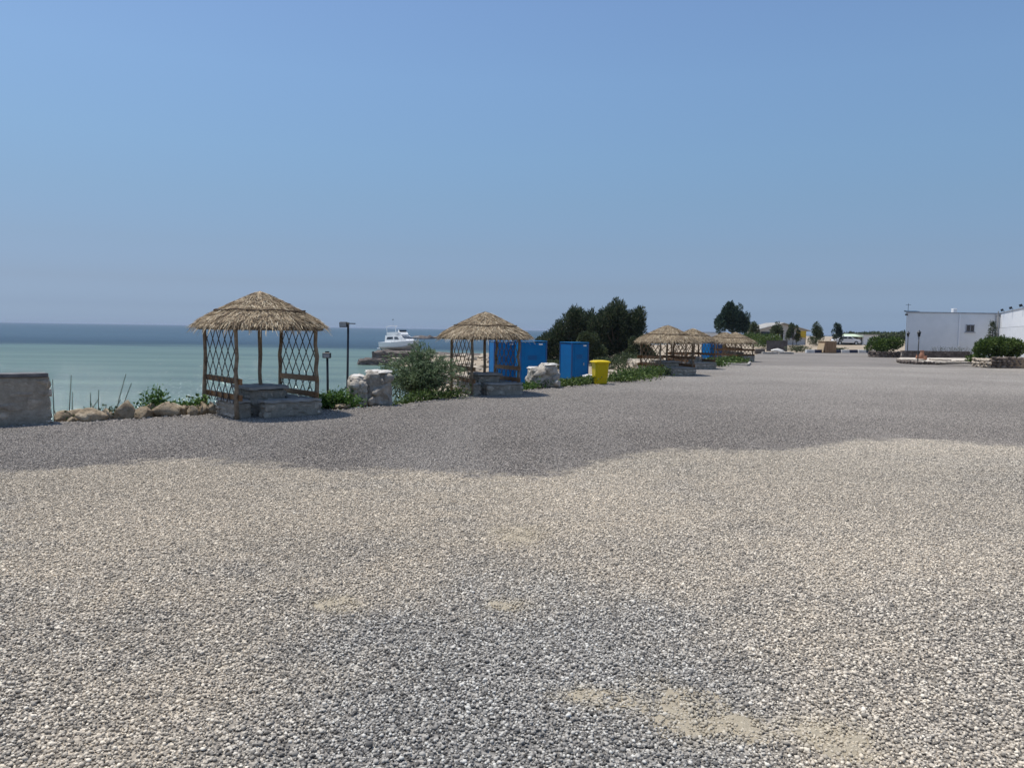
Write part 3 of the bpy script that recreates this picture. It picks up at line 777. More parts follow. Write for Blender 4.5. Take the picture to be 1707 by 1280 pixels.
# ------------------------------------------------------------------ low masonry walls and blocks
wl_ = empty('masonry_wall', (-9.12, 15.13, 0), math.atan2(15.13 - 14.58, -9.12 + 9.76))
tag(wl_, 'rough grey stone wall with dark cap cut by the left frame edge', 'wall')
Lw, Hw = 3.6, 0.98
cr = rough_box('wall_core', (-Lw / 2, 0.22, Hw / 2 - 0.03), (Lw, 0.44, Hw), M['mortar'], wl_, amp=0.02, seed=3)
rubble_face(cr, (-Lw / 2, -0.22, -Hw / 2), (1, 0, 0), (0, -1, 0), Lw, Hw - 0.05, 71, row=(0.12, 0.24), wid=(0.18, 0.5), proud=0.0)
rubble_face(cr, (Lw / 2, -0.22, -Hw / 2), (0, 1, 0), (1, 0, 0), 0.44, Hw - 0.05, 72, proud=0.035)
rough_box('cap', (-Lw / 2 - 0.03, 0.22, Hw + 0.0), (Lw + 0.02, 0.50, 0.075), M['darkslab'], wl_, amp=0.008, seed=8)

M['limestone'] = noisy('limewashed rubble', (0.24, 0.205, 0.165), (0.44, 0.395, 0.335), 6, 0.95, 1.0, 0.05, c3=(0.62, 0.575, 0.51), vary=0.22, bscale=18)
LUMPS = [boulder_mesh('stone', 20 + k, M['limestone'], 2, 0.42) for k in range(6)]
def block(loc, rz, W, D, H, step, label, seed):
    b_ = empty('masonry_block', loc, rz); tag(b_, label, 'stone block'); q = random.Random(seed)
    Wl = W * 0.42
    hi = rough_box('tall_half', (Wl / 2, 0, H / 2 - 0.02), (W - Wl, D, H), M['limestone'], b_, amp=0.05, seg=0.05, seed=seed)
    lo = rough_box('low_half', (-W / 2 + Wl / 2, -0.03, (H - step) / 2 - 0.02), (Wl + 0.04, D, H - step), M['limestone'], b_, amp=0.05, seg=0.05, seed=seed + 3)
    for p, w, hh in ((hi, W - Wl, H), (lo, Wl, H - step)):
        for fx, fy, n in ((0, -1, 3), (1, 0, 2), (-1, 0, 2)):     # stones bulging from the faces, never in courses
            for _ in range(n):
                a_ = q.uniform(-.5, .5); z = q.uniform(-.48, .44) * hh; sc = q.uniform(.24, .46)
                pos = (fx * (w / 2 - .09) if fx else a_ * w * .8, fy * (D / 2 - .09) if fy else a_ * D * .8, z * .8)
                link('stone', q.choice(LUMPS), p, pos, (q.uniform(0, 6), q.uniform(-.4, .4), q.uniform(0, 6)), (sc * 1.25, sc * .9, sc * .75))
        for _ in range(3):
            sc = q.uniform(.25, .42); link('cap_plaster', q.choice(CAPS), p, (q.uniform(-.3, .3) * w, q.uniform(-.3, .3) * D, hh / 2 - .01), (0, 0, q.uniform(0, 6)), (w * q.uniform(.6, .85), D * q.uniform(.6, .85), .10))
CAPS = [boulder_mesh('cap_plaster', 40 + k, M['whitewash'], 3, 0.3) for k in range(3)]
c = at(612, 677)
block((c.x, c.y + 0.35, 0), R(14), 1.02, 0.75, 0.90, 0.12, 'whitewashed stepped stone block beside the feathery bush', 81)
c = at(905, 647)
block((c.x, c.y + 0.3, 0), R(8), 0.98, 0.7, 0.84, 0.12, 'stepped stone block standing before the paired blue booths', 93)
c = at(984, 632, -0.1)
o = rough_box('kerb_block', (c.x, c.y + 0.6, tz(c.x, c.y + 0.6) + 0.2), (0.5, 0.5, 0.55), M['whitewash'], None, R(20), amp=0.03, seed=4)
tag(o, 'short white stone just left of the yellow wheeled bin', 'stone block')

# ------------------------------------------------------------------ boulders at the foot of the bank
BOULD = [boulder_mesh('boulder', k, M['boulder']) for k in range(7)]
names = ['first', 'second', 'third', 'fourth', 'fifth', 'sixth', 'seventh', 'eighth', 'ninth', 'tenth', 'eleventh', 'twelfth', 'thirteenth', 'fourteenth']
row = [(97, 702, .16, .12), (113, 704, .10, .06), (124, 698, .2, .13), (147, 703, .26, .17), (171, 700, .19, .14), (204, 699, .27, .2), (234, 698, .26, .12), (251, 694, .13, .16), (276, 694, .30, .2), (302, 692, .17, .14), (318, 694, .12, .15), (333, 690, .24, .16), (350, 690, .16, .14)]
for i, (px, py, w, h) in enumerate(row):
    c = at(px, py)
    o = link('boulder', BOULD[i % 7], None, (c.x, c.y + 0.16, h * 0.62), (random.uniform(-.3, .3), random.uniform(-.3, .3) , random.uniform(0, 6.28)), (w * 2.3, w * 1.7, h * 2.55))
    tag(o, f'{names[i]} tan boulder from the rough wall in the shoreline boulder row', 'boulder', 'tan boulders lining the gravel edge')
for i, (px, py, w, h, lb) in enumerate(((542, 680, .22, .14, 'tan boulder just right of the nearest gazebo'), (554, 681, .14, .11, 'small tan boulder between the nearest gazebo and the stepped block'), (566, 683, .24, .09, 'flat grey boulder against the whitewashed stepped block'))):
    c = at(px, py)
    o = link('boulder', BOULD[(i + 3) % 7], None, (c.x, c.y + 0.15, h * 0.6), (0.1, 0.2, i * 1.3), (w * 2, w * 1.5, h * 2)); tag(o, lb, 'boulder', 'tan boulders lining the gravel edge')

# ------------------------------------------------------------------ rubble on the beach
mb = bmesh.new(); q = random.Random(5)
V, F = [], []
pl = []
while len(pl) < 620:
    y = q.uniform(24, 108); x = q.uniform(-19, 14)
    pl.append((x, y))
pl = np.array(pl); dw = poly_dist(pl, WATER); dgv = poly_dist(pl, GRAVEL); tzz = terrain_z(pl)
protos = []
for k in range(6):
    b_ = hull_rock(0.5, 300 + k, 0.45, 18); protos.append(([v.co.copy() for v in b_.verts], [[v.index for v in f.verts] for f in b_.faces])); b_.free()
for (x, y), d1, d2, z in zip(pl, dw, dgv, tzz):
    if d1 < -0.5 or d2 > -1.0: continue
    if d1 > 13 and q.random() < 0.6: continue
    vs, fs = q.choice(protos); s = q.uniform(0.25, 0.75) * (1.5 if q.random() < .15 else 1) * (0.6 + y / 110)
    m = Matrix.Rotation(q.uniform(0, 6.3), 3, 'Z') @ Matrix.Diagonal((s * 1.5, s, s * 0.6))
    n0 = len(V); V += [tuple(m @ v + Vector((x, y, z + s * 0.12))) for v in vs]; F += [tuple(i + n0 for i in f) for f in fs]
me = bpy.data.meshes.new('beach_rubble'); me.from_pydata(V, [], F)
M['rubble'] = noisy('beach rubble', (0.18, 0.15, 0.12), (0.42, 0.36, 0.28), 0.9, 0.95, 0.8, 0.05, c3=(0.6, 0.54, 0.44), bscale=8)
me.materials.append(M['rubble'])
tag(link('beach_rubble', me), 'scattered pale rocks along the beach behind the gazebos', None, None, 'stuff')
# low rock shelves on the beach, seen through the second gazebo
M['ledge'] = noisy('pale beach rock', (0.36, 0.30, 0.23), (0.58, 0.51, 0.41), 1.2, 0.95, 0.7, 0.06, bscale=7)
for i, (x, y, w, d, h, rz, lb) in enumerate(((-2.2, 33, 3.2, 1.6, .45, 10, 'pale flat rock shelf lowest on the beach behind the bush'), (-1.2, 44, 4.5, 1.8, .5, -8, 'pale rock shelf seen through the second gazebo'), (-3.6, 56, 5.5, 2.2, .6, 5, 'long brown rock shelf below the beached boat'), (-6.0, 72, 7.0, 2.5, .6, -6, 'far rock shelf just below the beached boat and left of the gazebo'), (9.5, 50, 4.0, 1.5, .6, 25, 'reddish rock shelf left of the gazebo by the yellow bin'))):
    o = rough_box('rock_shelf', (x, y, tz(x, y) + h * 0.3), (w, d, h), M['ledge'], None, R(rz), amp=0.16, seed=i * 3.3); tag(o, lb, 'rock')

# ------------------------------------------------------------------ plants
def leaf_ground(name, pts, zs, n, L, Wd, mat, label, hgt=0.2, seed=1, spread=0.25):
    """a low mat of leaves along a list of points"""
    r = np.random.default_rng(seed); pts = np.array(pts); k = r.integers(0, len(pts), n)
    hump = np.array([0.5 + 0.9 * abs(vnoise((p[0] * 1.7, p[1] * 1.7, seed))) * 2 for p in pts])
    P = np.concatenate([pts[k] + r.normal(0, spread, (n, 2)), np.zeros((n, 1))], 1)
    base = terrain_z(P[:, :2]); base = np.where(poly_dist(P[:, :2], GRAVEL) > 0, 0.0, base)
    P[:, 2] = base + r.uniform(0.0, 1.0, n) ** 0.7 * hgt * hump[k] + 0.01
    D = r.normal(0, 1, (n, 3)); D[:, 2] = np.abs(D[:, 2]) * 0.8 + 0.25
    o = link(name, quads_mesh(name, leaves(P, D, r.uniform(L * .6, L * 1.3, n), r.uniform(Wd * .6, Wd * 1.2, n), r), mat))
    tag(o, label, None, None, 'stuff'); return o
def line(a, b, n, jit=0.3):
    return [(a[0] + (b[0] - a[0]) * random.random() + random.gauss(0, jit), a[1] + (b[1] - a[1]) * random.random() * 1 + random.gauss(0, jit)) for _ in range(n)]
def seg(a, b, n, jit=0.2):
    out = []
    for _ in range(n):
        k = random.random(); out.append((a[0] + (b[0] - a[0]) * k + random.gauss(0, jit), a[1] + (b[1] - a[1]) * k + random.gauss(0, jit)))
    return out
A = at
leaf_ground('ground_cover', seg((-8.05, 16.85), (-7.1, 17.6), 40, .08), 0, 4200, .085, .05, M['leaf_bright'], 'bright green creeping plants behind the boulder row', .68, 1, .12)
leaf_ground('ground_cover', seg((-9.0, 15.9), (-8.1, 16.5), 20, .08), 0, 900, .09, .045, M['leaf_olive'], 'sparse green weeds behind the boulders near the wall', .22, 9, .16)
leaf_ground('ground_cover', seg((-4.9, 18.65), (-4.1, 19.2), 24, .10), 0, 2600, .09, .055, M['leaf_bright'], 'bright green creeping plants beneath the two floodlights', .42, 2, .17)
leaf_ground('ground_cover', seg((-3.0, 20.6), (-1.7, 22.4), 30, .15), 0, 2200, .085, .05, M['leaf_hedge'], 'green creeping plants at the foot of the feathery bush', .30, 3, .2)
leaf_ground('ground_cover', seg((0.2, 25.6), (1.0, 27.3), 20, .2), 0, 1800, .10, .055, M['leaf_bright'], 'green creepers between second gazebo and stepped block', .34, 4, .2)
leaf_ground('ground_cover', seg((1.8, 28.0), (2.8, 29.3), 30, .2), 0, 3600, .10, .06, M['leaf_hedge'], 'green creeping plants at the foot of the single blue booth', .38, 5, .24)
leaf_ground('ground_cover', seg((4.1, 30.3), (6.4, 35.4), 60, .3), 0, 6500, .11, .065, M['leaf_hedge'], 'green creeping plants right of the yellow wheeled bin', .36, 6, .3)
leaf_ground('ground_cover', seg((11.0, 45.5), (15.5, 53.0), 50, .4), 0, 5200, .15, .09, M['leaf_hedge'], 'low green plants along the white kerb by the small booth', .34, 7, .3)

def grass_tuft(px, py, n, stalks, label, seed):
    r = np.random.default_rng(seed); c = at(px, py); y = c.y + 0.45; x = c.x * y / c.y; z = tz(x, y)
    t_ = empty('grass_tuft', (x, y, z)); tag(t_, label, 'grass')
    k = n; P = np.concatenate([r.normal(0, .09, (k, 2)), np.zeros((k, 1))], 1); D = r.normal(0, .35, (k, 3)); D[:, 2] = 1
    link('blades', quads_mesh('blades', leaves(P, D, r.uniform(.2, .6, k), r.uniform(.014, .026, k), r), M['straw']), t_)
    for dx, hh, lean in stalks:
        hh *= 1.35
        pts = [(dx * 0.4 + lean * hh * s ** 1.4, 0.02 * s, hh * s) for s in (0, .3, .6, 1)]
        MB().tube(pts, [.014, .012, .009, .006], 5).build('stalk', M['straw'], t_)
grass_tuft(100, 700, 60, ((-.3, 1.0, -.02), (.1, .55, -.25)), 'dry grass with one upright stalk just right of the rough wall', 1)
grass_tuft(116, 698, 110, ((-.1, 1.12, .06), (.1, .85, .02), (.3, .75, .5), (.15, .45, .3)), 'tall dry grass tuft right of the rough wall', 2)
grass_tuft(160, 696, 60, ((-.3, .8, 0), (.1, .85, .02), (.25, .62, .15), (.4, .7, .4)), 'dry grass tuft in the middle of the boulder row', 3)
grass_tuft(186, 695, 50, ((0, 1.1, .22), (.15, .95, .3), (-.2, .5, .1)), 'dry grass with leaning stalks behind the largest boulder', 4)
grass_tuft(240, 692, 40, ((-.1, .7, .02), (.3, .8, .06), (.5, .6, .1)), 'thin dry grass left of the green creepers', 5)

# feathery bush
def feather_bush(loc, w, h, label, seed):
    r = random.Random(seed); rn = np.random.default_rng(seed)
    b_ = empty('feathery_bush', loc); tag(b_, label, 'bush')
    Q = []
    for i in range(100):
        a = r.uniform(0, 6.28); sp = r.uniform(0.15, 1.0); hh = h * r.uniform(0.35, 1.2) * (1 - 0.4 * sp); rad = w / 2 * sp
        tip = Vector((math.cos(a) * rad, math.sin(a) * rad * 0.8, hh)); ctrl = Vector((tip.x * 0.35, tip.y * 0.35, hh * 0.85))
        pts = [Vector((0, 0, 0)) * (1 - k) ** 2 + ctrl * 2 * k * (1 - k) + tip * k * k for k in (0, .2, .4, .6, .8, 1)]
        pts = [p + Vector((math.cos(a) * .05, math.sin(a) * .05, 0)) for p in pts]
        MB().tube(pts, [.012, .01, .008, .006, .005, .003], 4).build('branch', M['twig'], b_)
        for k in np.arange(0.22, 1.0, 0.03).tolist():
            p = Vector((0, 0, 0)) * (1 - k) ** 2 + ctrl * 2 * k * (1 - k) + tip * k * k
            d = (2 * (1 - k) * ctrl + 2 * k * (tip - ctrl)).normalized()
            side = Vector((r.gauss(0, 1), r.gauss(0, 1), r.gauss(0, .6))); side = (side - d * side.dot(d)).normalized()
            L = r.uniform(.10, .22)
            m = 9                                # a pinnate leaf: leaflets along a fine stalk
            for j in range(m):
                o_ = p + (side * .8 + d * .45) * L * (j + 1) / m
                for s in (-1, 1): Q.append((o_, (d * .6 * s + side * .5 + Vector((0, 0, r.gauss(0, .25))))))
    P = np.array([q[0][:] for q in Q]); D = np.array([q[1][:] for q in Q])
    link('foliage', quads_mesh('foliage', leaves(P, D, rn.uniform(.035, .07, len(P)), rn.uniform(.014, .026, len(P)), rn), M['leaf_grey']), b_)
    # denser dark base
    n = 2600; P = np.concatenate([rn.normal(0, w * .2, (n, 2)), rn.uniform(0, h * .45, (n, 1))], 1); D = rn.normal(size=(n, 3)); D[:, 2] += .5
    link('undergrowth', quads_mesh('undergrowth', leaves(P, D, rn.uniform(.05, .1, n), rn.uniform(.025, .045, n), rn), M['leaf_olive']), b_)
c = at(697, 664)
feather_bush((c.x, c.y + 0.45, -0.02), 2.9, 1.42, 'grey-green feathery bush between the stepped block and second gazebo', 4)

def tree(name, loc, lobes, n, L, Wd, mat, label, trunk_h, trunk_r, seed, upb=0.4, cat='tree', stems=1, group=None, shell=0.75):
    r = np.random.default_rng(seed); t_ = empty(name, loc); tag(t_, label, cat, group)
    vol = np.array([l[3] * l[4] * l[5] for l in lobes]); vol = vol ** 0.8 / (vol ** 0.8).sum()
    Q = []
    for l, v in zip(lobes, vol):
        m = int(n * v) + 5
        d = unit(r.normal(size=(m, 3))); rr = r.uniform(shell ** 3, 1.0, (m, 1)) ** (1 / 3)
        rr *= 1 + 0.22 * np.array([vnoise((q[0] * 2.4 + seed, q[1] * 2.4, q[2] * 2.4 + l[0])) for q in d])[:, None] + r.normal(0, .06, (m, 1))
        P = np.array(l[:3]) + d * rr * np.array(l[3:6])
        D = d + r.normal(0, .5, (m, 3)); D[:, 2] += upb
        Q.append(leaves(P, D, r.uniform(L * .6, L * 1.4, m), r.uniform(Wd * .7, Wd * 1.3, m), r))
    o = link('crown', quads_mesh('crown', np.concatenate(Q), mat), t_)
    q = random.Random(seed)
    for s in range(stems):
        sx = (s - (stems - 1) / 2) * trunk_r * 3
        p, rr = crooked((sx, 0, -0.2), (sx * 2, 0, trunk_h), trunk_r, trunk_r * .6, seed + s, amp=trunk_r * .6)
        MB().tube(p, rr, 8).build('trunk', M['trunk'], t_, smooth=True)
    for l in lobes[:10]:
        p, rr = crooked((0, 0, trunk_h * .55), l[:3], trunk_r * .45, trunk_r * .12, seed + int(l[0] * 10), amp=.05)
        MB().tube(p, rr, 5).build('limb', M['trunk'], t_)
    return t_
def plume_lobes(seed, W, H, n, z0=0.0, rr=(0.45, 0.8), tall=1.6, prof=None):
    """upright plumes that make a casuarina-like crown"""
    q = random.Random(seed); out = []
    for i in range(n):
        u = q.uniform(-1, 1); y = q.uniform(-.6, .6)
        top = H * ((1 - 0.55 * abs(u) ** 2.2) if prof is None else prof(u)) * q.uniform(.82, 1.0)
        rad = q.uniform(*rr) * W / 5; hz = rad * tall * q.uniform(.8, 1.2)
        zc = q.uniform(z0 + hz * .6, max(top - hz, z0 + hz * .6 + .01)) if i > n * .4 else top - hz
        out.append((u * (W / 2 - rad * .6), y * W * .35, zc, rad, rad, hz))
    return out
def grounded(px, Y): x = deep(px, 560, Y).x; return (x, Y, tz(x, Y))
prL = lambda u: 0.42 + 0.58 * max(0.0, 1 - max(0, 0.45 - u) ** 1.6 * 0.62) if u < .45 else 1.0 - (u - .45) * .25
tree('casuarina_tree', grounded(940, 70), plume_lobes(3, 5.4, 5.4, 85, .1, (.26, .52), 2.3, prof=lambda u: 1.0 - 0.62 * max(0, .35 - u) ** 1.3 * .75 - .1 * max(0, u - .5)), 34000, .26, .075, M['leaf_dark'], 'dark green bushy tree behind the single blue booth', 1.6, .16, 31, .9, stems=2, shell=.4)
tree('casuarina_tree', grounded(1026, 69), plume_lobes(8, 5.0, 5.8, 85, .3, (.26, .5), 2.4, prof=lambda u: 0.9 + .1 * math.cos(u * 5 + .5) - .22 * max(0, abs(u) - .6)), 36000, .26, .075, M['leaf_dark'], 'taller dark green bushy tree above the yellow wheeled bin', 1.7, .18, 32, .9, stems=3, shell=.4)
tree('casuarina_tree', grounded(896, 74), plume_lobes(5, 2.4, 2.6, 12, .1, (.6, .9), 1.3), 6000, .2, .1, M['leaf_dark'], 'low dark shrub-like tree above the paired blue booths', .7, .08, 33, .5)
tree('casuarina_tree', grounded(1066, 66), plume_lobes(6, 2.4, 2.5, 12, .1, (.6, .9), 1.3), 6000, .2, .1, M['leaf_olive'], 'low olive tree left of the gazebo by the yellow bin', .7, .08, 34, .4)
tree('casuarina_tree', grounded(981, 64), plume_lobes(16, 2.8, 3.0, 14, .0, (.6, .9), 1.3), 7000, .2, .1, M['leaf_olive'], 'brownish olive shrub-like tree between the two dark bushy trees', .7, .08, 36, .4)
tree('round_tree', (grounded(1221, 128)[0], 128, 0.3), plume_lobes(12, 5.4, 7.3, 52, 1.8, (.36, .66), 1.6, prof=lambda u: 1.0 - .42 * abs(u) ** 2.0 - (.12 if abs(u + .05) < .12 else 0)), 13000, .36, .16, M['leaf_teal'], 'tall dark round tree above the farthest gazebos', 3.0, .2, 41, .6, shell=.4)
for i, (px, Y, W, H, lb) in enumerate(((1257, 120, 1.7, 4.0, 'slim young tree at the left end of the pale house'), (1296, 116, 2.2, 3.9, 'small tree before the gable of the pale house'), (1322, 118, 2.0, 4.1, 'small dark tree right of the pale house doors'), (1361, 117, 2.3, 3.9, 'leafy young tree left of the brown crate'), (1394, 119, 1.8, 4.1, 'slim young tree above the white parked car'))):
    g = grounded(px, Y)
    z0_ = 0.7 if i != 1 else 1.7
    tree('young_tree', g, plume_lobes(60 + i, W, H - g[2], 16, z0_, (.45, .95), 1.6), 1500, .28, .11, M['leaf_olive'] if i != 4 else M['leaf_teal'], lb, 1.6, .06, 70 + i, .5, shell=.3)

# low scrub on the terrace and round the far house
def shrub(px, Y, W, H, mat, label, seed, n=1500, L=.14, Wd=.07, z=None, name='low_shrub'):
    g = grounded(px, Y); zz_ = g[2] if z is None else z
    q = random.Random(seed); lob = [(q.uniform(-.5, .5) * W * .7, q.uniform(-.5, .5) * W * .4, H * q.uniform(.3, .62), W * q.uniform(.2, .32), W * q.uniform(.2, .3), H * q.uniform(.3, .42)) for _ in range(8)]
    return tree(name, (g[0], g[1], zz_), lob, n, L, Wd, mat, label, H * .5, .03, seed, .3, 'bush', shell=.5)
shrub(1020, 50, 2.6, 1.0, M['leaf_olive'], 'olive scrub right of the single blue booth', 91)
shrub(1052, 54, 2.6, 1.1, M['leaf_olive'], 'olive scrub below the taller dark tree', 92)
shrub(925, 58, 2.6, .9, M['leaf_olive'], 'olive scrub between the paired and the single blue booth', 93)
shrub(722, 66, 3.0, 1.1, M['leaf_hedge'], 'green scrub on the beach right of the beached boat', 94)
shrub(683, 92, 3.2, 1.0, M['leaf_olive'], 'olive scrub on the jetty bank under the boat', 95)
shrub(655, 80, 2.0, 1.0, M['leaf_olive'], 'olive scrub at the landward end of the jetty', 96)
shrub(1280, 100, 4.4, 2.0, M['leaf_hedge'], 'green hedge left of the pale house doors', 97, 2200, .2, .12)
shrub(1255, 108, 4.0, 1.9, M['leaf_hedge'], 'green hedge right of the tall round tree', 98, 2000, .2, .12)
shrub(1329, 84.5, 2.6, 0.75, M['leaf_olive'], 'low olive shrub at the left end of the painted kerb', 99, 1200, z=0.02)
shrub(1357, 112, 1.6, 1.5, M['leaf_olive'], 'round bush at the foot of the leafy young tree', 100, 1200)
shrub(1405, 86, 1.6, .5, M['leaf_olive'], 'weeds behind the painted kerb right of the crate', 101, 700, z=0.05)
#PART3
# ------------------------------------------------------------------ blue booths
def booth(px, Y, zb, rz, W, D, ytop, label, seed):
    x = deep(px, 600, Y).x; H = deep(px, ytop, Y).z - zb
    b_ = empty('changing_booth', (x, Y, zb), rz); tag(b_, label, 'booth', 'blue changing booths on the beach terrace')
    h = 0.02
    for nm, c, sz in (('front_panel', (0, -D / 2, H / 2), (W - .08, .03, H - .1)), ('side_panel', (-W / 2, 0, H / 2), (.03, D - .08, H - .1)), ('side_panel', (W / 2, 0, H / 2), (.03, D - .08, H - .1)), ('back_panel', (0, D / 2, H / 2), (W - .08, .03, H - .1))):
        MB().box(c, sz).build(nm, M['blue'], b_)
    for sx in (-1, 1):
        for sy in (-1, 1): MB().box((sx * W / 2, sy * D / 2, H / 2), (.07, .07, H)).build('corner_post', M['bluedark'], b_, bevel=.01)
    MB().box((0, 0, H + .02), (W + .08, D + .08, .035)).build('roof', M['blue'], b_, bevel=.012)
    dr = MB().box((-W * .05, -D / 2 - .022, H / 2 - .02), (W * .6, .02, H - .28)).build('door', M['blue'], b_, bevel=.005)
    MB().box((W * .2, -D / 2 - .05, H * .48), (.03, .05, .14)).build('handle', M['steel'], dr)
    for k in range(5): MB().box((-W * .05, -D / 2 - .036, H * .62 + k * .05), (W * .36, .012, .016)).build('louvre', M['bluedark'], dr)
    MB().box((W * .27, -D / 2 - .026, H - .14), (.2, .012, .07)).build('name_plate', M['white'], b_)
    MB().box((0, 0, .03), (W + .06, D + .06, .06)).build('base', M['slab'], b_)
booth(838, 41.5, tz(deep(838, 600, 41.5).x, 41.5) - .04, R(14), 1.2, 1.15, 569, 'blue booth seen through the second gazebo', 1)
booth(884, 40.6, tz(deep(884, 600, 40.6).x, 40.6) - .04, R(14), 1.38, 1.25, 569, 'blue booth behind the stepped stone block', 2)
booth(957, 42.0, tz(deep(957, 600, 42).x, 42.0) - .04, R(31), 1.08, 1.08, 571.5, 'single blue booth left of the yellow wheeled bin', 3)
booth(1186, 57.5, -0.12, R(24), 1.02, 1.0, 570.5, 'small far blue booth between two gazebos', 4)

# ------------------------------------------------------------------ wheeled bins
def wheeled_bin(loc, rz, W, H, label):
    b_ = empty('wheeled_bin', loc, rz); tag(b_, label, 'bin'); D = W * 1.1
    def sq(w, d, z, y=0): 
        c_ = .12
        return [(-w / 2 + c_ * w, -d / 2 + y, z), (w / 2 - c_ * w, -d / 2 + y, z), (w / 2, -d / 2 + c_ * d + y, z), (w / 2, d / 2 - c_ * d + y, z), (w / 2 - c_ * w, d / 2 + y, z), (-w / 2 + c_ * w, d / 2 + y, z), (-w / 2, d / 2 - c_ * d + y, z), (-w / 2, -d / 2 + c_ * d + y, z)]
    MB().rings([sq(W * .80, D * .74, .03), sq(W * .83, D * .8, H * .26), sq(W * .86, D * .82, H * .265), sq(W * .94, D * .96, H * .84), sq(W * .98, D, H * .86), sq(W * .98, D, H * .9)]).build('body', M['yellow'], b_)
    MB().rings([sq(W * 1.10, D * 1.08, H * .9), sq(W * 1.16, D * 1.14, H * .925), sq(W * 1.12, D * 1.1, H * .965), sq(W * .8, D * .8, H * 1.0), sq(W * .4, D * .4, H * 1.012)]).build('lid', M['yellow'], b_, smooth=False)
    MB().tube([(-W * .4, D * .58, H * .9), (W * .4, D * .58, H * .9)], .016, 8).build('handle', M['yellow'], b_)
    for s in (-1, 1):
        wh = MB().tube([(s * W * .44 - .025, D * .36, .1), (s * W * .44 + .025, D * .36, .1)], .1, 14).build('wheel', M['rubber'], b_)
        MB().tube([(s * W * .44 - .03, D * .36, .1), (s * W * .44 + .03, D * .36, .1)], .045, 10).build('hub', M['yellow'], wh)
c = at(1001, 641.5)
wheeled_bin((c.x, c.y + .25, 0), R(12), .56, .90, 'yellow wheeled bin on the gravel before the creepers')
c = at(1207, 597)
wheeled_bin((c.x, c.y + 1.4, 0), R(12), .62, 1.0, 'small far yellow bin beside the gazebo near the small booth')

# ------------------------------------------------------------------ floodlights and lamp posts
def flood(px, ytop, ybot_z, Y, label, arm, tilt):
    top = deep(px[0], ytop, Y); x1 = deep(px[1], 640, Y).x; zb = tz(x1, Y) if poly_dist([(x1, Y)], GRAVEL)[0] < 0 else 0.0
    f = empty('floodlight_post', (x1, Y, zb)); tag(f, label, 'light post')
    dx = top.x - x1; H = top.z - zb
    MB().tube([(0, 0, -.05), (dx * .5, 0, H * .5), (dx, 0, H)], [.034, .032, .03], 8).build('post', M['black'], f, smooth=True)
    MB().box((0, 0, .01), (.16, .16, .02)).build('base_plate', M['black'], f)
    hd = MB().box((dx - (.12 if arm else 0), -.05, H - .06), (.21, .10, .14), rx=R(tilt)).build('lamp_head', M['black'], f, bevel=.01)
    MB().box((dx - (.12 if arm else 0), -.107, H - .065), (.17, .006, .1), rx=R(tilt)).build('lens', M['glass'], hd)
    if arm: MB().box((dx + .10, 0, H - .03), (.20, .05, .025)).build('bracket', M['black'], f)
    else: MB().box((dx, .0, H + .02), (.1, .05, .05)).build('bracket', M['black'], f)
flood((580.5, 578), 537.5, 0, 21.2, 'tall black floodlight post behind the whitewashed stepped block', True, 10)
flood((545.5, 547), 588.5, 0, 20.0, 'short black floodlight post right of the nearest gazebo', False, 0)
def lantern(px, ytop, ybase, label, Y=None):
    b0 = at(px, ybase) if Y is None else Vector((deep(px, ybase, Y).x, Y, 0)); top = deep(px, ytop, b0.y).z
    f = empty('lamp_post', (b0.x, b0.y, 0)); tag(f, label, 'lamp post')
    MB().tube([(0, 0, 0), (0, 0, .06), (0, 0, .3), (0, 0, top - .42)], [.09, .06, .04, .035], 8).build('post', M['black'], f, smooth=True)
    ln = MB().tube([(0, 0, top - .40), (0, 0, top - .14)], [.09, .14], 6).build('lantern', M['darkglass'], f)
    MB().tube([(0, 0, top - .14), (0, 0, top - .03), (0, 0, top + .05)], [.19, .06, .01], 6).build('cap', M['black'], ln)
    MB().tube([(0, 0, top - .45), (0, 0, top - .40)], [.05, .11], 6).build('collar', M['black'], ln)
lantern(1529.5, 551, 606.5, 'black lantern post standing at the stone-edged bed')
lantern(1512, 553, 596, 'black lantern post at the corner of the white building')

# ------------------------------------------------------------------ boat on the old jetty
BY = 108.0; bp = deep(668, 586, BY)
boat = empty('motor_yacht', (bp.x + .1, BY, bp.z - .2), R(-42)); boat.scale = (.84, .84, .88); tag(boat, 'white cabin cruiser propped up on the old jetty', 'boat')
LB, BB = 8.6, 3.0
def hull_ring(t_):                               # t 0 stern .. 1 bow
    w = BB / 2 * (1 - max(0, (t_ - .35) / .65) ** 2.3) * (0.94 + .06 * min(1, t_ * 4)); w = max(w, .02)
    sheer = 1.62 + .55 * t_ ** 2; keel = .25 + max(0, t_ - .6) ** 2 * 5.0; chine = keel + .5 + .25 * t_ ; x = -LB / 2 + LB * t_ 
    rk = .5 * max(0, t_ - .6)
    return x, w, sheer, keel, min(chine, sheer - .3), rk
lo_, hi_ = [], []
for i in range(13):
    x, w, sh, ke, ch, rk = hull_ring(i / 12)
    lo_.append([(x, -w * .93, ch), (x, -w * .5, (ke + ch) / 2), (x, 0, ke), (x, w * .5, (ke + ch) / 2), (x, w * .93, ch)])
    hi_.append([(x, -w * .93, ch), (x + rk * .3, -w * 1.0, (ch + sh) / 2), (x + rk * .6, -w * 1.05, sh), (x + rk * .6, 0, sh + .06), (x + rk * .6, w * 1.05, sh), (x + rk * .3, w, (ch + sh) / 2), (x, w * .93, ch)])
hl = MB().rings(hi_, closed=False, cap=False); hl.f.append(tuple(range(7)))
hull = hl.build('hull', M['gelcoat'], boat, smooth=False)
bt = MB().rings(lo_, closed=False, cap=False); bt.f.append(tuple(range(5))); bt.build('hull_bottom', M['antifoul'], hull)
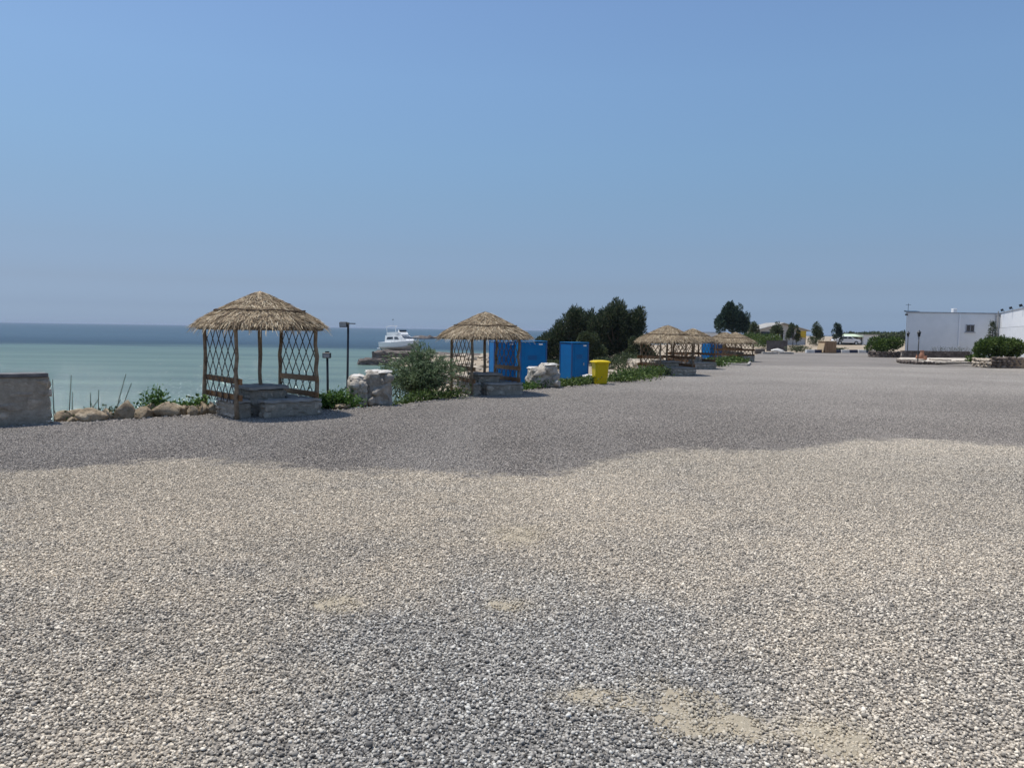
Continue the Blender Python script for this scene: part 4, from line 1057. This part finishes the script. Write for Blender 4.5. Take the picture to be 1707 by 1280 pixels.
for s in (-1, 1):
    m_ = MB()
    for i in range(11):
        x, w, sh, ke, ch, rk = hull_ring(i / 12); x2, w2, sh2, ke2, ch2, rk2 = hull_ring((i + 1) / 12)
        m_.bar((x, s * (w * .97 + .02), ch + .10), (x2, s * (w2 * .97 + .02), ch2 + .10), .03, .13)
    m_.build('rub_rail', M['antifoul'], hull)
def loft(secs): return MB().rings(secs)
def cabin_sec(x, w, z0, z1, k=.8): return [(x, -w, z0), (x, -w * k, z1), (x, w * k, z1), (x, w, z0)]
cab = loft([cabin_sec(-2.9, 1.22, 1.6, 2.75, .9), cabin_sec(-.6, 1.25, 1.6, 2.85, .86), cabin_sec(.9, 1.2, 1.7, 2.75, .84), cabin_sec(2.3, 1.0, 1.85, 2.05, .9), cabin_sec(3.2, .6, 1.95, 2.02, .9)]).build('cabin', M['gelcoat'], boat)
for s in (-1, 1):
    MB().add([(-2.5, s * 1.19, 2.12), (-.7, s * 1.2, 2.18), (-.9, s * 1.15, 2.55), (-2.3, s * 1.15, 2.5)], [(0, 1, 2, 3)]).add([(-.5, s * 1.2, 2.18), (.7, s * 1.15, 2.2), (.3, s * 1.12, 2.56), (-.45, s * 1.14, 2.56)], [(0, 1, 2, 3)]).build('side_window', M['darkglass'], cab)
for k in (-1, 0, 1):
    y0, y1 = k * .62 - .29, k * .62 + .29
    MB().add([(1.88, y0, 2.28), (1.88, y1, 2.28), (1.12, y1 * .95, 2.68), (1.12, y0 * .95, 2.68)], [(0, 1, 2, 3)]).build('windscreen', M['darkglass'], cab)
fb = loft([cabin_sec(-2.6, 1.05, 2.82, 3.25, 1.0), cabin_sec(.2, 1.05, 2.86, 3.35, .98), cabin_sec(.9, .8, 2.8, 3.0, .9)]).build('flybridge', M['gelcoat'], boat)
MB().box((.35, 0, 3.5), (.05, 1.5, .35), ry=R(-28)).build('wind_deflector', M['darkglass'], fb)
MB().box((-.8, .35, 3.4), (.5, .5, .5)).build('helm_seat', M['gelcoat'], fb, bevel=.05)
for y in (-.95, .95): MB().tube([(-2.6, y, 3.2), (-2.75, y, 4.1), (-2.1, y * .8, 4.3)], .05, 6).build('radar_arch', M['gelcoat'], boat)
MB().tube([(-2.1, -.78, 4.3), (-2.1, .78, 4.3)], .05, 6).build('arch_bar', M['gelcoat'], boat)
MB().tube([(-2.2, 0, 4.3), (-2.3, 0, 5.35)], [.03, .015], 6).build('mast', M['steel'], boat)
MB().box((-2.25, 0, 5.3), (.3, .06, .12)).build('mast_light', M['black'], boat)
m_ = MB()
for s in (-1, 1):
    pr = None
    for i in range(5, 13):
        x, w, sh, ke, ch, rk = hull_ring(i / 12); p_ = Vector((x + rk * .6, s * w, sh + .55)); m_.tube([p_ - Vector((0, 0, .55)), p_], .02, 4)
        if pr is not None: m_.tube([pr, p_], .02, 4)
        pr = p_
m_.build('bow_rail', M['steel'], boat)
MB().box((-LB / 2 - .35, 0, .62), (.75, 2.4, .09)).build('swim_platform', M['gelcoat'], boat, bevel=.02)
en = MB().box((-LB / 2 - .3, -.5, 1.2), (.5, .5, .85), taper=.7).build('outboard_motor', M['black'], boat, bevel=.05)
MB().box((-LB / 2 - .3, -.5, .5), (.2, .12, .8)).build('motor_leg', M['black'], en)
for x in (-2.6, .4, 2.6): MB().box((x, 0, .14), (.4, 2.0, .42)).build('support_block', M['jetty'], boat)
# the jetty itself: cast tiers, worn
j1 = empty('jetty', (0, 0, 0)); tag(j1, 'broken dark concrete jetty running out below the boat', 'jetty')
def tier(x0, x1, Y, d, zt, zb, seed, nm): return rough_box(nm, ((x0 + x1) / 2, Y, (zt + zb) / 2), (x1 - x0, d, zt - zb), M['jetty'], j1, R(-3), amp=.16, seed=seed)
a_, b2 = deep(598, 597, 93), deep(672, 603, 93)
tier(a_.x, b2.x, 93.6, 2.2, a_.z - .1, SEA_Z - .4, 3, 'landing')
a_, b2 = deep(622, 585, 100), deep(700, 592, 100); tier(a_.x, b2.x, 101, 4.0, a_.z, SEA_Z - .4, 5, 'middle_tier')
a_, b2 = deep(636, 588, 106), deep(760, 588, 106); tier(a_.x, b2.x + 4, 108.5, 6.5, bp.z - .22, SEA_Z - .4, 7, 'boat_platform')
# far rocks on the horizon and a distant shore
for i, (px, w, h, Y, lb) in enumerate(((704, 4.0, 1.5, 330, 'low dark rock in the sea right of the boat'), (716, 3.4, 1.9, 338, 'dark sea rock in the middle of the far reef'), (728, 5.0, 1.2, 345, 'long low dark rock at the right of the far reef'), (743, 6, .9, 355, 'flat dark rock farthest right in the far reef'))):
    x = deep(px, 565, Y).x
    o = link('sea_rock', BOULD[i], None, (x, Y, SEA_Z + h * .25), (0, 0, i * 1.1), (w * 2, w * .9, h * 1.6)); tag(o, lb, 'rock')
    o.data = o.data.copy(); o.data.materials.clear(); o.data.materials.append(M['jetty'])

# ------------------------------------------------------------------ far end of the yard
# painted kerb of separate stones
kx0, kx1 = at(1343, 588.3), at(1457, 588.3)
n = 8
ords = ['first', 'second', 'third', 'fourth', 'fifth', 'sixth', 'seventh', 'eighth']
for i in range(n):
    a_ = kx0.lerp(kx1, i / n); b2 = kx0.lerp(kx1, (i + .93) / n); c = (a_ + b2) / 2; ln = (b2 - a_).length
    dark = i % 2 == 1
    o = MB().box((0, 0, .17), (ln, .28, .36), taper=.93).build('kerb_stone', M['kerbblue'] if dark else M['kerbwhite'], None, bevel=.02, loc=(c.x, c.y, 0), rz=math.atan2(b2.y - a_.y, b2.x - a_.x))
    tag(o, f"{'navy' if dark else 'white'} painted kerb stone, {ords[i]} from the left at the far yard end", 'kerb', 'painted kerb stones at the far end')
# brown crate
c = at(1383, 588.5)
cr = empty('plywood_crate', (c.x, c.y - .2, 0), R(14)); tag(cr, 'brown plywood crate standing before the painted kerb', 'crate')
MB().box((0, .6, .62), (1.36, 1.2, 1.2)).build('body', M['wood_box'], cr, bevel=.01)
for k in range(5): MB().box((-.56 + k * .28, -.018, .62), (.26, .03, 1.17)).build('plank', M['wood_box'], cr, bevel=.006)
MB().box((0, .6, 1.26), (1.44, 1.28, .06)).build('lid', M['palewood'], cr)
MB().box((-.76, .6, .55), (.1, 1.1, 1.0), ry=R(12)).build('loose_board', M['palewood'], cr)
# far pale house
HY = 131.0; hx0, hx1 = deep(1262, 560, HY).x, deep(1348, 560, HY).x; hc = (hx0 + hx1) / 2; hz = tz(hc, HY) - .1; W2 = (hx1 - hx0) / 2
hs = empty('house', (hc, HY, hz)); tag(hs, 'pale low house with wide gable roof and dark double doors', 'house')
pk = deep(1305, 537.5, HY).z - hz; ev = deep(1346, 549, HY).z - hz
MB().prism([(-W2 + .4, 0), (W2 - .4, 0), (W2 - .4, ev - .15), (0, pk - .2), (-W2 + .4, ev - .15)], .5, 8.5).build('wall', M['housewall'], hs)
for s, m_ in ((-1, 'greyroof'), (1, 'greyroof')):
    MB().add([(s * (W2 + .3), -.2, ev - .18), (0, -.2, pk), (0, 9, pk), (s * (W2 + .3), 9, ev - .18), (s * (W2 + .3), -.2, ev - .33), (0, -.2, pk - .15), (0, 9, pk - .15), (s * (W2 + .3), 9, ev - .33)], [(0, 1, 2, 3), (4, 7, 6, 5), (0, 4, 5, 1), (3, 2, 6, 7), (0, 3, 7, 4)]).build('roof_slope', M[m_], hs)
    MB().bar((s * (W2 + .3), -.24, ev - .26), (0, -.24, pk - .08), .05, .2, up=(0, 1, 0)).build('fascia', M['white'], hs)
for px in (1298, 1304.7):
    x = deep(px, 560, HY).x - hc; zt_, zb_ = deep(px, 552.5, HY).z - hz, deep(px, 566, HY).z - hz
    d_ = MB().box((x, .46, (zt_ + zb_) / 2), (.52, .06, zt_ - zb_)).build('door', M['darkglass'], hs)
    m_ = MB()
    for q_ in (-1, 1): m_.box((x + q_ * .30, .44, (zt_ + zb_) / 2), (.07, .1, zt_ - zb_ + .1))
    m_.box((x, .44, zt_ + .06), (.66, .1, .1)); m_.build('frame', M['white'], d_)
for px0, px1, y0, y1, nm in ((1270, 1287, 553, 562, 'window'), (1315, 1325, 553, 564, 'window'), (1366, 1366, 0, 0, '')):
    if not nm: continue
    a_, b2 = deep(px0, y0, HY), deep(px1, y1, HY)
    w_ = MB().box(((a_.x + b2.x) / 2 - hc, .46, (a_.z + b2.z) / 2 - hz), (b2.x - a_.x, .06, a_.z - b2.z)).build('window', M['darkglass'], hs)
    MB().box(((a_.x + b2.x) / 2 - hc, .42, b2.z - hz - .05), (b2.x - a_.x + .2, .12, .1)).build('sill', M['white'], w_)
# yellow awning board on posts
a_, b2 = deep(1328, 551.5, 126), deep(1343.5, 563, 126)
sg = empty('sign_board', ((a_.x + b2.x) / 2, 126, tz(a_.x, 126))); tag(sg, 'yellow board standing at the right side of the pale house', 'sign')
zt_, zb_ = a_.z - sg.location.z, b2.z - sg.location.z; w_ = b2.x - a_.x
MB().box((0, 0, (zt_ + zb_) / 2), (w_, .08, zt_ - zb_)).build('board', M['sign'], sg)
for s in (-1, 1): MB().box((s * w_ * .46, .06, zt_ / 2), (.08, .06, zt_)).build('post', M['black'], sg)
MB().box((0, -.05, zb_ - .14), (w_ * 1.05, .1, .16)).build('shelf', M['palewood'], sg)
# dark panel wall and white boulder before it
a_, b2 = deep(1278, 568, 92), deep(1312.5, 581, 92)
pw = empty('panel_screen', ((a_.x + b2.x) / 2, 92, tz((a_.x + b2.x) / 2, 92) - .05)); tag(pw, 'dark brown panel screen below the pale house doors', 'screen')
zt_ = a_.z - pw.location.z; w_ = b2.x - a_.x
for k in range(6): MB().box((-w_ / 2 + (k + .5) * w_ / 6, 0, zt_ / 2), (w_ / 6 - .02, .06, zt_)).build('panel', M['greywall'], pw)
MB().box((0, -.01, zt_ + .03), (w_ + .06, .1, .05)).build('rail', M['black'], pw)
o = link('boulder', BOULD[2], None, (at(1296, 587.5).x, at(1296, 587.5).y, .2), (0, 0, .4), (1.7, .8, .62)); o.data = o.data.copy(); o.data.materials.clear(); o.data.materials.append(M['whitewash'])
tag(o, 'white painted boulder before the dark panel screen', 'boulder')
for i, (px, py, w_, h_, m_, lb) in enumerate(((1266, 589.5, 1.0, .5, 'planter', 'dark brown planter box left of the white boulder'), (1283, 590, 1.6, .22, 'slab', 'low grey kerb block left under the white boulder'), (1310, 590, 1.5, .22, 'slab', 'low grey kerb block right of the white boulder'))):
    c = at(px, py); o = rough_box('edging_block', (c.x, c.y, h_ / 2 - .02), (w_, .4, h_), M[m_], None, R(10), amp=.03, seed=i); tag(o, lb, 'stone block')
# white kerb by the small booth
a_, b2 = at(1176, 606.5), at(1249, 608)
kb = [at(1173, 605), at(1190, 606), at(1212, 608.5), at(1247, 610.5), at(1250, 606)]
m_ = MB()
for a_, b2 in zip(kb[:-1], kb[1:]): m_.bar((a_.x, a_.y, .06), (b2.x, b2.y, .06), .14, .16)
o = m_.build('garden_kerb', M['slab'], None, bevel=.01); tag(o, 'low white kerb curving round plants by the small blue booth', 'kerb')
# kiosk, white shed, car
a_, b2 = deep(1404, 558, 136), deep(1441, 574, 136)
ks = empty('kiosk', ((a_.x + b2.x) / 2, 136, tz(a_.x, 136) - .1)); tag(ks, 'dark open kiosk with pale green canopy behind the white car', 'kiosk')
w_ = b2.x - a_.x; zt_ = a_.z - ks.location.z
MB().box((0, 1.5, zt_ / 2 - .1), (w_, 2.4, zt_ - .25)).build('body', M['kiosk'], ks)
MB().box((-w_ * .12, -.1, zt_ - .12), (w_ * 1.1, 3.6, .14), rx=R(6)).build('canopy', M['canopy'], ks)
for s in (-.6, -.2, .2, .45): MB().box((s * w_, -1.3, zt_ / 2 - .1), (.1, .1, zt_ - .2)).build('post', M['black'], ks)
MB().box((w_ * .1, .25, zt_ * .35), (w_ * .7, .1, zt_ * .3)).build('counter', M['greywall'], ks)
a_, b2 = deep(1440, 558.5, 134), deep(1463, 574, 134)
sh_ = empty('shed', ((a_.x + b2.x) / 2, 134, tz(a_.x, 134) - .1)); tag(sh_, 'plain white shed right of the dark kiosk', 'shed')
w_ = b2.x - a_.x; zt_ = a_.z - sh_.location.z
MB().box((0, 1.5, zt_ / 2), (w_, 3, zt_)).build('wall', M['wallwhite'], sh_); MB().box((0, 1.4, zt_ + .06), (w_ + .3, 3.3, .12)).build('roof', M['greyroof'], sh_)
cx_ = deep(1409, 570, 122).x; cz_ = tz(cx_, 122)
car = empty('parked_car', (cx_, 122, cz_), R(4)); tag(car, 'white saloon car parked behind the brown crate', 'car')
pf = [(-2.1, .35), (-2.15, .75), (-1.75, .92), (-1.25, .95), (-.75, 1.38), (.45, 1.4), (1.05, .98), (1.95, .85), (2.15, .6), (2.12, .32)]
MB().prism(pf, -.85, .85).build('body', M['carpaint'], car, bevel=.05)
for s in (-1, 1):
    MB().add([(-1.1, s * .862, .98), (-.1, s * .862, .98), (-.1, s * .862, 1.3), (-.72, s * .862, 1.3)], [(0, 1, 2, 3)]).build('window', M['darkglass'], car)
    MB().add([(0, s * .862, .98), (.88, s * .862, .98), (.42, s * .862, 1.31), (0, s * .862, 1.3)], [(0, 1, 2, 3)]).build('window', M['darkglass'], car)
    for x in (-1.3, 1.35):
        w2 = MB().tube([(x, s * .88, .32), (x, s * .68, .32)], .32, 14).build('wheel', M['rubber'], car); MB().tube([(x, s * .89, .32), (x, s * .87, .32)], .18, 10).build('rim', M['steel'], w2)
    MB().box((2.05, s * .6, .68), (.16, .34, .14)).build('headlight', M['glass'], car); MB().box((-2.1, s * .62, .78), (.1, .3, .14)).build('tail_light', M['terracotta'], car)
# pale long building behind the farthest gazebos
a_, b2 = deep(1168, 553.5, 150), deep(1212, 566, 150)
lb_ = empty('long_building', ((a_.x + b2.x) / 2, 150, tz(a_.x, 150) - .3)); tag(lb_, 'long low white building left of the tall round tree', 'building')
w_ = b2.x - a_.x; zt_ = a_.z - lb_.location.z
MB().box((0, 2, zt_ / 2 - .1), (w_, 4, zt_ - .2)).build('wall', M['wallwhite'], lb_); MB().box((0, 1.9, zt_ - .06), (w_ + .3, 4.3, .14)).build('roof', M['greyroof'], lb_)
for k in range(3): MB().box((-w_ * .3 + k * w_ * .3, -.02, zt_ * .5), (.7, .06, .6)).build('window', M['darkglass'], lb_)
# woods on the skyline
r = np.random.default_rng(77); n = 9000
X = r.uniform(deep(1416, 560, 260).x, deep(1560, 560, 260).x, n); hh_ = np.array([2.6 + 1.5 * vnoise((x * .09, 3.1, 0)) + .8 * vnoise((x * .4, 1.1, 0)) for x in X])
P = np.stack([X, 260 + r.normal(0, 3, n), .3 + r.uniform(0, 1, n) ** .7 * hh_], 1); D = r.normal(size=(n, 3)); D[:, 2] += .4
tag(link('far_woodland', quads_mesh('far_woodland', leaves(P, D, r.uniform(.5, 1.1, n), r.uniform(.3, .6, n), r), M['leaf_olive'])), 'low dark line of distant trees left of the white building', None, None, 'stuff')

# ------------------------------------------------------------------ white building on the right
WY = 73.0; x0, x1 = deep(1509.5, 560, WY).x, deep(1667, 560, WY).x; zt_ = deep(1590, 522.5, WY).z
wb = empty('white_building', ((x0 + x1) / 2, WY, 0)); tag(wb, 'flat-roofed white building with one small dark window', 'building')
w_ = x1 - x0
def slanted(w2, z0_, z1_, y0, y1, k=.53):
    q_ = [(-w2 + k * y0, y0), (w2 + k * y0, y0), (w2 + k * y1, y1), (-w2 + k * y1, y1)]
    return MB().add([(x, y, z0_) for x, y in q_] + [(x, y, z1_) for x, y in q_], [(0, 3, 2, 1), (4, 5, 6, 7), (0, 1, 5, 4), (1, 2, 6, 5), (2, 3, 7, 6), (3, 0, 4, 7)])
slanted(w_ / 2, -.1, zt_, 0, 9).build('wall', M['wallwhite'], wb)
slanted(w_ / 2 + .07, zt_ + .002, zt_ + .10, -.07, 9.07).build('parapet', M['parapet'], wb)
a_, b2 = deep(1610.5, 541.5, WY), deep(1623, 553, WY)
wd = MB().box(((a_.x + b2.x) / 2 - wb.location.x, -.01, (a_.z + b2.z) / 2), (b2.x - a_.x, .06, a_.z - b2.z)).build('window', M['darkglass'], wb)
m_ = MB(); cxw, czw = (a_.x + b2.x) / 2 - wb.location.x, (a_.z + b2.z) / 2; ww, hw = b2.x - a_.x, a_.z - b2.z
for s in (-1, 1): m_.box((cxw + s * ww / 2, -.03, czw), (.05, .09, hw + .06)); m_.box((cxw, -.03, czw + s * hw / 2), (ww + .06, .09, .05))
m_.box((cxw, -.03, czw), (.04, .08, hw)); m_.build('window_frame', M['parapet'], wd)
MB().tube([(deep(1532, 515, WY).x - wb.location.x, 2, zt_), (deep(1532, 515, WY).x - wb.location.x, 2, zt_ + .95)], .02, 6).build('aerial', M['black'], wb)
MB().box((deep(1532, 515, WY).x - wb.location.x, 2, zt_ + .82), (.5, .03, .03)).build('aerial_arm', M['black'], wb)
MB().box((deep(1533, 515, WY).x - wb.location.x, 1.4, zt_ + .16), (1.15, .7, .12), rx=R(8)).build('solar_panel', M['darkglass'], wb)
MB().box((deep(1596.5, 519, WY).x - wb.location.x, .6, zt_ + .25), (.36, .4, .45)).build('vent_box', M['white'], wb, bevel=.02)
for px in (1510, 1668): MB().box((deep(px, 524, WY).x - wb.location.x, -.12, zt_ - .18), (.2, .2, .16)).build('wall_lamp', M['black'], wb, bevel=.02)
xc_ = deep(1598, 560, WY).x - wb.location.x
MB().box((xc_, -.05, zt_ * .62), (.12, .1, zt_ * .72)).build('conduit', M['brightwall'], wb)
MB().tube([(w_ / 2 - .5, -.09, .1), (w_ / 2 - .5, -.09, zt_ - .1)], .05, 8).build('downpipe', M['parapet'], wb)
MB().box((cxw, -.07, czw - hw / 2 - .07), (ww + .25, .16, .06)).build('sill', M['parapet'], wd)
# long side wall running towards the camera
dv = Vector((-0.447, -0.894, 0)); s0 = Vector((x1, WY + .2, 0)); Ls = 38.0
sw = empty('boundary_wall', s0, math.atan2(dv.y, dv.x)); tag(sw, 'sunlit white wall with ribbed lower sheets at the right edge', 'wall')
# local x runs along the wall, local -y is the yard side
MB().box((Ls / 2, .15, zt_ - .62), (Ls, .25, 1.36)).build('upper_wall', M['brightwall'], sw)
MB().box((Ls / 2, .15, zt_ + .10), (Ls + .04, .33, .07)).build('coping', M['parapet'], sw)
lz = zt_ - 1.33
for k in range(int(Ls / 0.9)):
    pr = []
    for i in range(9): pr.append((k * .9 + i * .1, -.02 if i % 2 else .03))
    m_ = MB(); vs = [(x, y, 0) for x, y in pr] + [(x, y, lz) for x, y in pr] + [(x, .06, 0) for x, y in pr] + [(x, .06, lz) for x, y in pr]
    nn = len(pr); m_.add(vs, [(i, i + 1, nn + i + 1, nn + i) for i in range(nn - 1)] + [(2 * nn + i, 3 * nn + i, 3 * nn + i + 1, 2 * nn + i + 1) for i in range(nn - 1)])
    m_.build('ribbed_sheet', M['sheet'], sw)
for k in (3, 9, 15): 
    hd = MB().box((k, -.15, zt_ + .3), (.22, .2, .2), rx=R(20)).build('floodlight', M['black'], sw)
    MB().tube([(k, .1, zt_ + .05), (k, -.05, zt_ + .3)], .02, 6).build('bracket', M['black'], hd)
MB().tube([(1.2, -.25, 0), (1.2, -.25, zt_ + .25)], .05, 8).build('pole', M['greyroof'], sw)

# planters, hedges, stone-edged bed
def stone_ring(name, pts, h, d, mat, label, cat, parts='stone', seed=1, wid=.34, close=False):
    """a low dry wall of single stones along a line"""
    q = random.Random(seed); pts = [Vector(p) for p in pts]
    base = empty(name, (pts[0].x, pts[0].y, 0)); tag(base, label, cat)
    me_ = [rock_mesh('stone', 500 + seed * 7 + k, mat, .75, 22) for k in range(3)]
    rows = max(1, round(h / .2))
    for a_, b2 in zip(pts[:-1], pts[1:]):
        L = (b2 - a_).length; k = max(1, round(L / wid)); ang = math.atan2(b2.y - a_.y, b2.x - a_.x)
        for rw in range(rows):
            for i in range(k):
                c = a_.lerp(b2, (i + .5 + (.25 if rw % 2 else 0)) / k) - pts[0]
                link('stone', q.choice(me_), base, (c.x, c.y, (rw + .5) * h / rows), (q.uniform(-.1, .1), q.uniform(-.1, .1), ang + q.uniform(-.1, .1)), (L / k * 1.08, d * q.uniform(.9, 1.15), h / rows * q.uniform(1.0, 1.18)))
    return base
def arc(cx, cy, rx, ry, a0, a1, n): return [(cx + rx * math.cos(R(a0 + (a1 - a0) * i / n)), cy + ry * math.sin(R(a0 + (a1 - a0) * i / n)), 0) for i in range(n + 1)]
c = at(1483, 596)
stone_ring('planter_wall', arc(c.x, c.y + 1.2, 1.36, 1.25, 0, -180, 9), .55, .25, M['planter'], 'curved dark stone planter under the round hedge', 'planter', seed=2)
MB_soil = MB().tube([(c.x, c.y + 1.2, 0), (c.x, c.y + 1.2, .42)], 1.2, 20).build('planter_soil', M['soil']); tag(MB_soil, 'dry soil filling the curved hedge planter', 'soil')
def hedge(c, W, D, H, z, label, seed, n, mat=M['leaf_hedge']):
    q = random.Random(seed); lob = []
    for _ in range(16):
        lob.append((q.uniform(-.5, .5) * W * .68, q.uniform(-.5, .5) * D * .6, H * q.uniform(.28, .66), W * q.uniform(.16, .24), D * q.uniform(.2, .3), H * q.uniform(.24, .36)))
    return tree('hedge_bush', (c[0], c[1], z), lob, n, .16, .085, mat, label, H * .4, .05, seed, .4, 'bush', stems=2, shell=.55)
hedge((c.x, c.y + 1.2), 2.9, 2.2, 1.5, .4, 'round green hedge in the curved dark planter', 111, 7000)
o = link('boulder', BOULD[4], None, (at(1456, 592).x, at(1456, 592).y, .25), (0, 0, .3), (.9, .6, .7)); o.data = o.data.copy(); o.data.materials.clear(); o.data.materials.append(M['whitewash']); tag(o, 'white painted boulder at the left foot of the round hedge', 'boulder')
# low planter wall before the white building
a_, b2 = at(1508, 597), at(1622, 598.5)
lw = empty('low_wall', ((a_.x + b2.x) / 2, (a_.y + b2.y) / 2 + .5, 0), math.atan2(b2.y - a_.y, b2.x - a_.x)); tag(lw, 'low grey wall at the foot of the white building', 'wall')
Lw = (b2 - a_).length
k = 16
for i in range(k):
    for rw in range(3):
        MB().box((-Lw / 2 + (i + .5 + (.25 if rw % 2 else -.25)) * Lw / k, random.uniform(-.02, .02), .12 + rw * .22), (Lw / k - .02, .3, .205)).build('block', M['planter'], lw)
MB().box((0, .02, .30), (Lw - .1, .24, .6)).build('wall_core', M['mortar'], lw)
for i in range(9):
    px = 1560 + i * 7 + random.uniform(-2, 2); g = Vector((deep(px, 590, 70.3).x, 70.3 + random.uniform(-.2, .3), 0.0))
    t_ = empty('bare_shrub', g); tag(t_, f'dry twiggy shrub, {names[i]} from the left along the low grey wall', 'bush', 'dry shrubs along the low grey wall')
    for j in range(9):
        a = random.uniform(0, 6.28); H_ = random.uniform(.55, 1.15); e = Vector((math.cos(a) * .3, math.sin(a) * .2, H_)); MB().tube([(0, 0, 0), e * .5 + Vector((0, 0, .1)), e], [.012, .008, .004], 4).build('twig', M['twig'], t_)
    rr_ = np.random.default_rng(i); n = 90; P = rr_.normal(0, .16, (n, 3)); P[:, 2] = rr_.uniform(.35, 1.0, n)
    link('leaves', quads_mesh('leaves', leaves(P, rr_.normal(size=(n, 3)), .07, .035, rr_), M['leaf_olive']), t_)
# stone-edged bed
bed = [at(1496, 603.5), at(1503, 606), at(1530, 607.5), at(1560, 608), at(1567, 607.5), at(1600, 606.5), at(1621, 606)]
stone_ring('bed_edging', [(p.x, p.y, 0) for p in bed], .24, .22, M['planter'], 'row of brown stones edging the pale bed by the lantern', 'edging', seed=4, wid=.3)
v_ = [(p.x, p.y + .12, .16) for p in bed] + [(at(1621, 600).x, at(1621, 600).y, .16), (at(1500, 599).x, at(1500, 599).y, .16)]
m_ = MB(); m_.add(v_ + [(x, y, .0) for x, y, z in v_], [tuple(range(len(v_)))] + [(i, (i + 1) % len(v_), len(v_) + (i + 1) % len(v_), len(v_) + i) for i in range(len(v_))])
M['bedtop'] = noisy('pale bed soil', (0.36, 0.31, 0.25), (0.6, 0.55, 0.48), 1.4, .95, .5, .03)
o = m_.build('planting_bed', M['bedtop']); tag(o, 'pale raised bed in front of the white building', 'bed')
for i, (px, py, w_, lb) in enumerate(((1518, 600, 1.9, 'flat pale slab left of the terracotta pots'), (1567, 600, 1.3, 'flat pale slab right of the terracotta pots'), (1590, 604.5, 2.2, 'long flat pale slab near the square stone planter'))):
    c = at(px, py, .2); o = rough_box('paving_slab', (c.x, c.y, .21), (w_, .8, .12), M['bedtop'], None, R(4), amp=.03, seed=i); tag(o, lb, 'slab')
for i, (px, h_, r_, lb) in enumerate(((1532, .42, .15, 'left terracotta pot beside the lantern post'), (1540, .72, .17, 'tall terracotta pot beside the lantern post'), (1547, .32, .14, 'small right terracotta pot beside the lantern post'))):
    c = at(px, 600.5, .16); f_ = empty('terracotta_pot', (c.x, c.y + .2 + .1 * i, .16)); tag(f_, lb, 'pot')
    MB().tube([(0, 0, 0), (0, 0, h_ * .3), (0, 0, h_ * .6), (0, 0, h_ * .82), (0, 0, h_ * .9), (0, 0, h_)], [r_ * .6, r_ * .95, r_, r_ * .7, r_ * .62, r_ * .8], 14).build('jar', M['terracotta'], f_, smooth=True)
    MB().tube([(0, 0, h_ * .97), (0, 0, h_ * 1.02)], [r_ * .84, r_ * .84], 14).build('rim', M['terracotta'], f_)
# square stone planter with bush at the right edge
a_, b2 = at(1622, 611), at(1648, 613.5); e_ = at(1760, 614.5)
stone_ring('stone_planter', [(a_.x, a_.y, 0), (b2.x, b2.y, 0)], .62, .3, M['stone'], 'pale square stone pillars left of the big right-hand bush', 'planter', seed=6, wid=.3)
stone_ring('stone_planter', [(b2.x + .1, b2.y + .05, 0), (e_.x, e_.y, 0)], .74, .3, M['planter'], 'long brown stone planter under the big right-hand bush', 'planter', seed=7, wid=.36)
sx_ = (b2.x + e_.x) / 2
o = MB().box((0, 0, .3), ((e_.x - a_.x), 2.2, .6)).build('planter_soil', M['soil'], None, loc=((a_.x + e_.x) / 2 + .1, b2.y + 1.3, 0)); tag(o, 'dry soil filling the long brown planter', 'soil')
hedge((deep(1652, 580, 51).x, 51.0), 2.0, 1.7, 1.5, .58, 'big green bush in the right-hand stone planter', 121, 5200)
hedge((deep(1686, 580, 51.6).x, 51.6), 1.7, 1.5, 1.5, .55, 'second green bush touching the right frame side', 122, 4200)
hedge((deep(1630, 585, 56).x, 56), 1.2, 1.0, .75, .0, 'small dark green bush left of the big right-hand bush', 123, 1800)
# young conifer
g = deep(1654, 560, 53); t_ = empty('young_conifer', (g.x, 53, .5)); tag(t_, 'slim young conifer rising above the big right-hand bush', 'tree')
H_ = deep(1655, 534, 53).z - .5
MB().tube([(0, 0, 0), (.02, 0, H_ * .5), (0, 0, H_)], [.05, .035, .012], 6).build('trunk', M['trunk'], t_)
Q = []; rr_ = np.random.default_rng(3); q = random.Random(2)
for lv in range(13):
    z = H_ * (.3 + .68 * lv / 13); L = .5 * (1 - lv / 13.5) + .08
    for k in range(6):
        a = k * 1.047 + lv * .5 + q.uniform(-.2, .2); e = Vector((math.cos(a) * L, math.sin(a) * L, q.uniform(-.03, .12))); MB().tube([(0, 0, z), (e.x, e.y, z + e.z)], [.012, .005], 4).build('branch', M['trunk'], t_)
        for j in range(16):
            s = q.uniform(.2, 1.0); Q.append(((e.x * s, e.y * s, z + e.z * s), (e.x + q.gauss(0, .3), e.y + q.gauss(0, .3), q.gauss(.1, .3))))
P = np.array([x[0] for x in Q]); D = np.array([x[1] for x in Q])
link('needles', quads_mesh('needles', leaves(P, D, .15, .03, rr_), M['leaf_olive']), t_)

# ------------------------------------------------------------------ sea haze
hz_ = MB().box((0, 28500, 2.0), (123000, 64000, 14.4)).build('haze', None)
hm = bpy.data.materials.new('haze'); hm.use_nodes = True; hn = hm.node_tree.nodes; hn.remove(hn['Principled BSDF'])
pv = hn.new('ShaderNodeVolumePrincipled'); pv.inputs['Color'].default_value = (0.60, 0.70, 0.86, 1); pv.inputs['Density'].default_value = 0.00011; pv.inputs['Anisotropy'].default_value = 0.0
hm.node_tree.links.new(pv.outputs[0], hn['Material Output'].inputs['Volume'])
hz_.data.materials.append(hm); tag(hz_, 'thin pale haze over the sea', None, None, 'stuff')
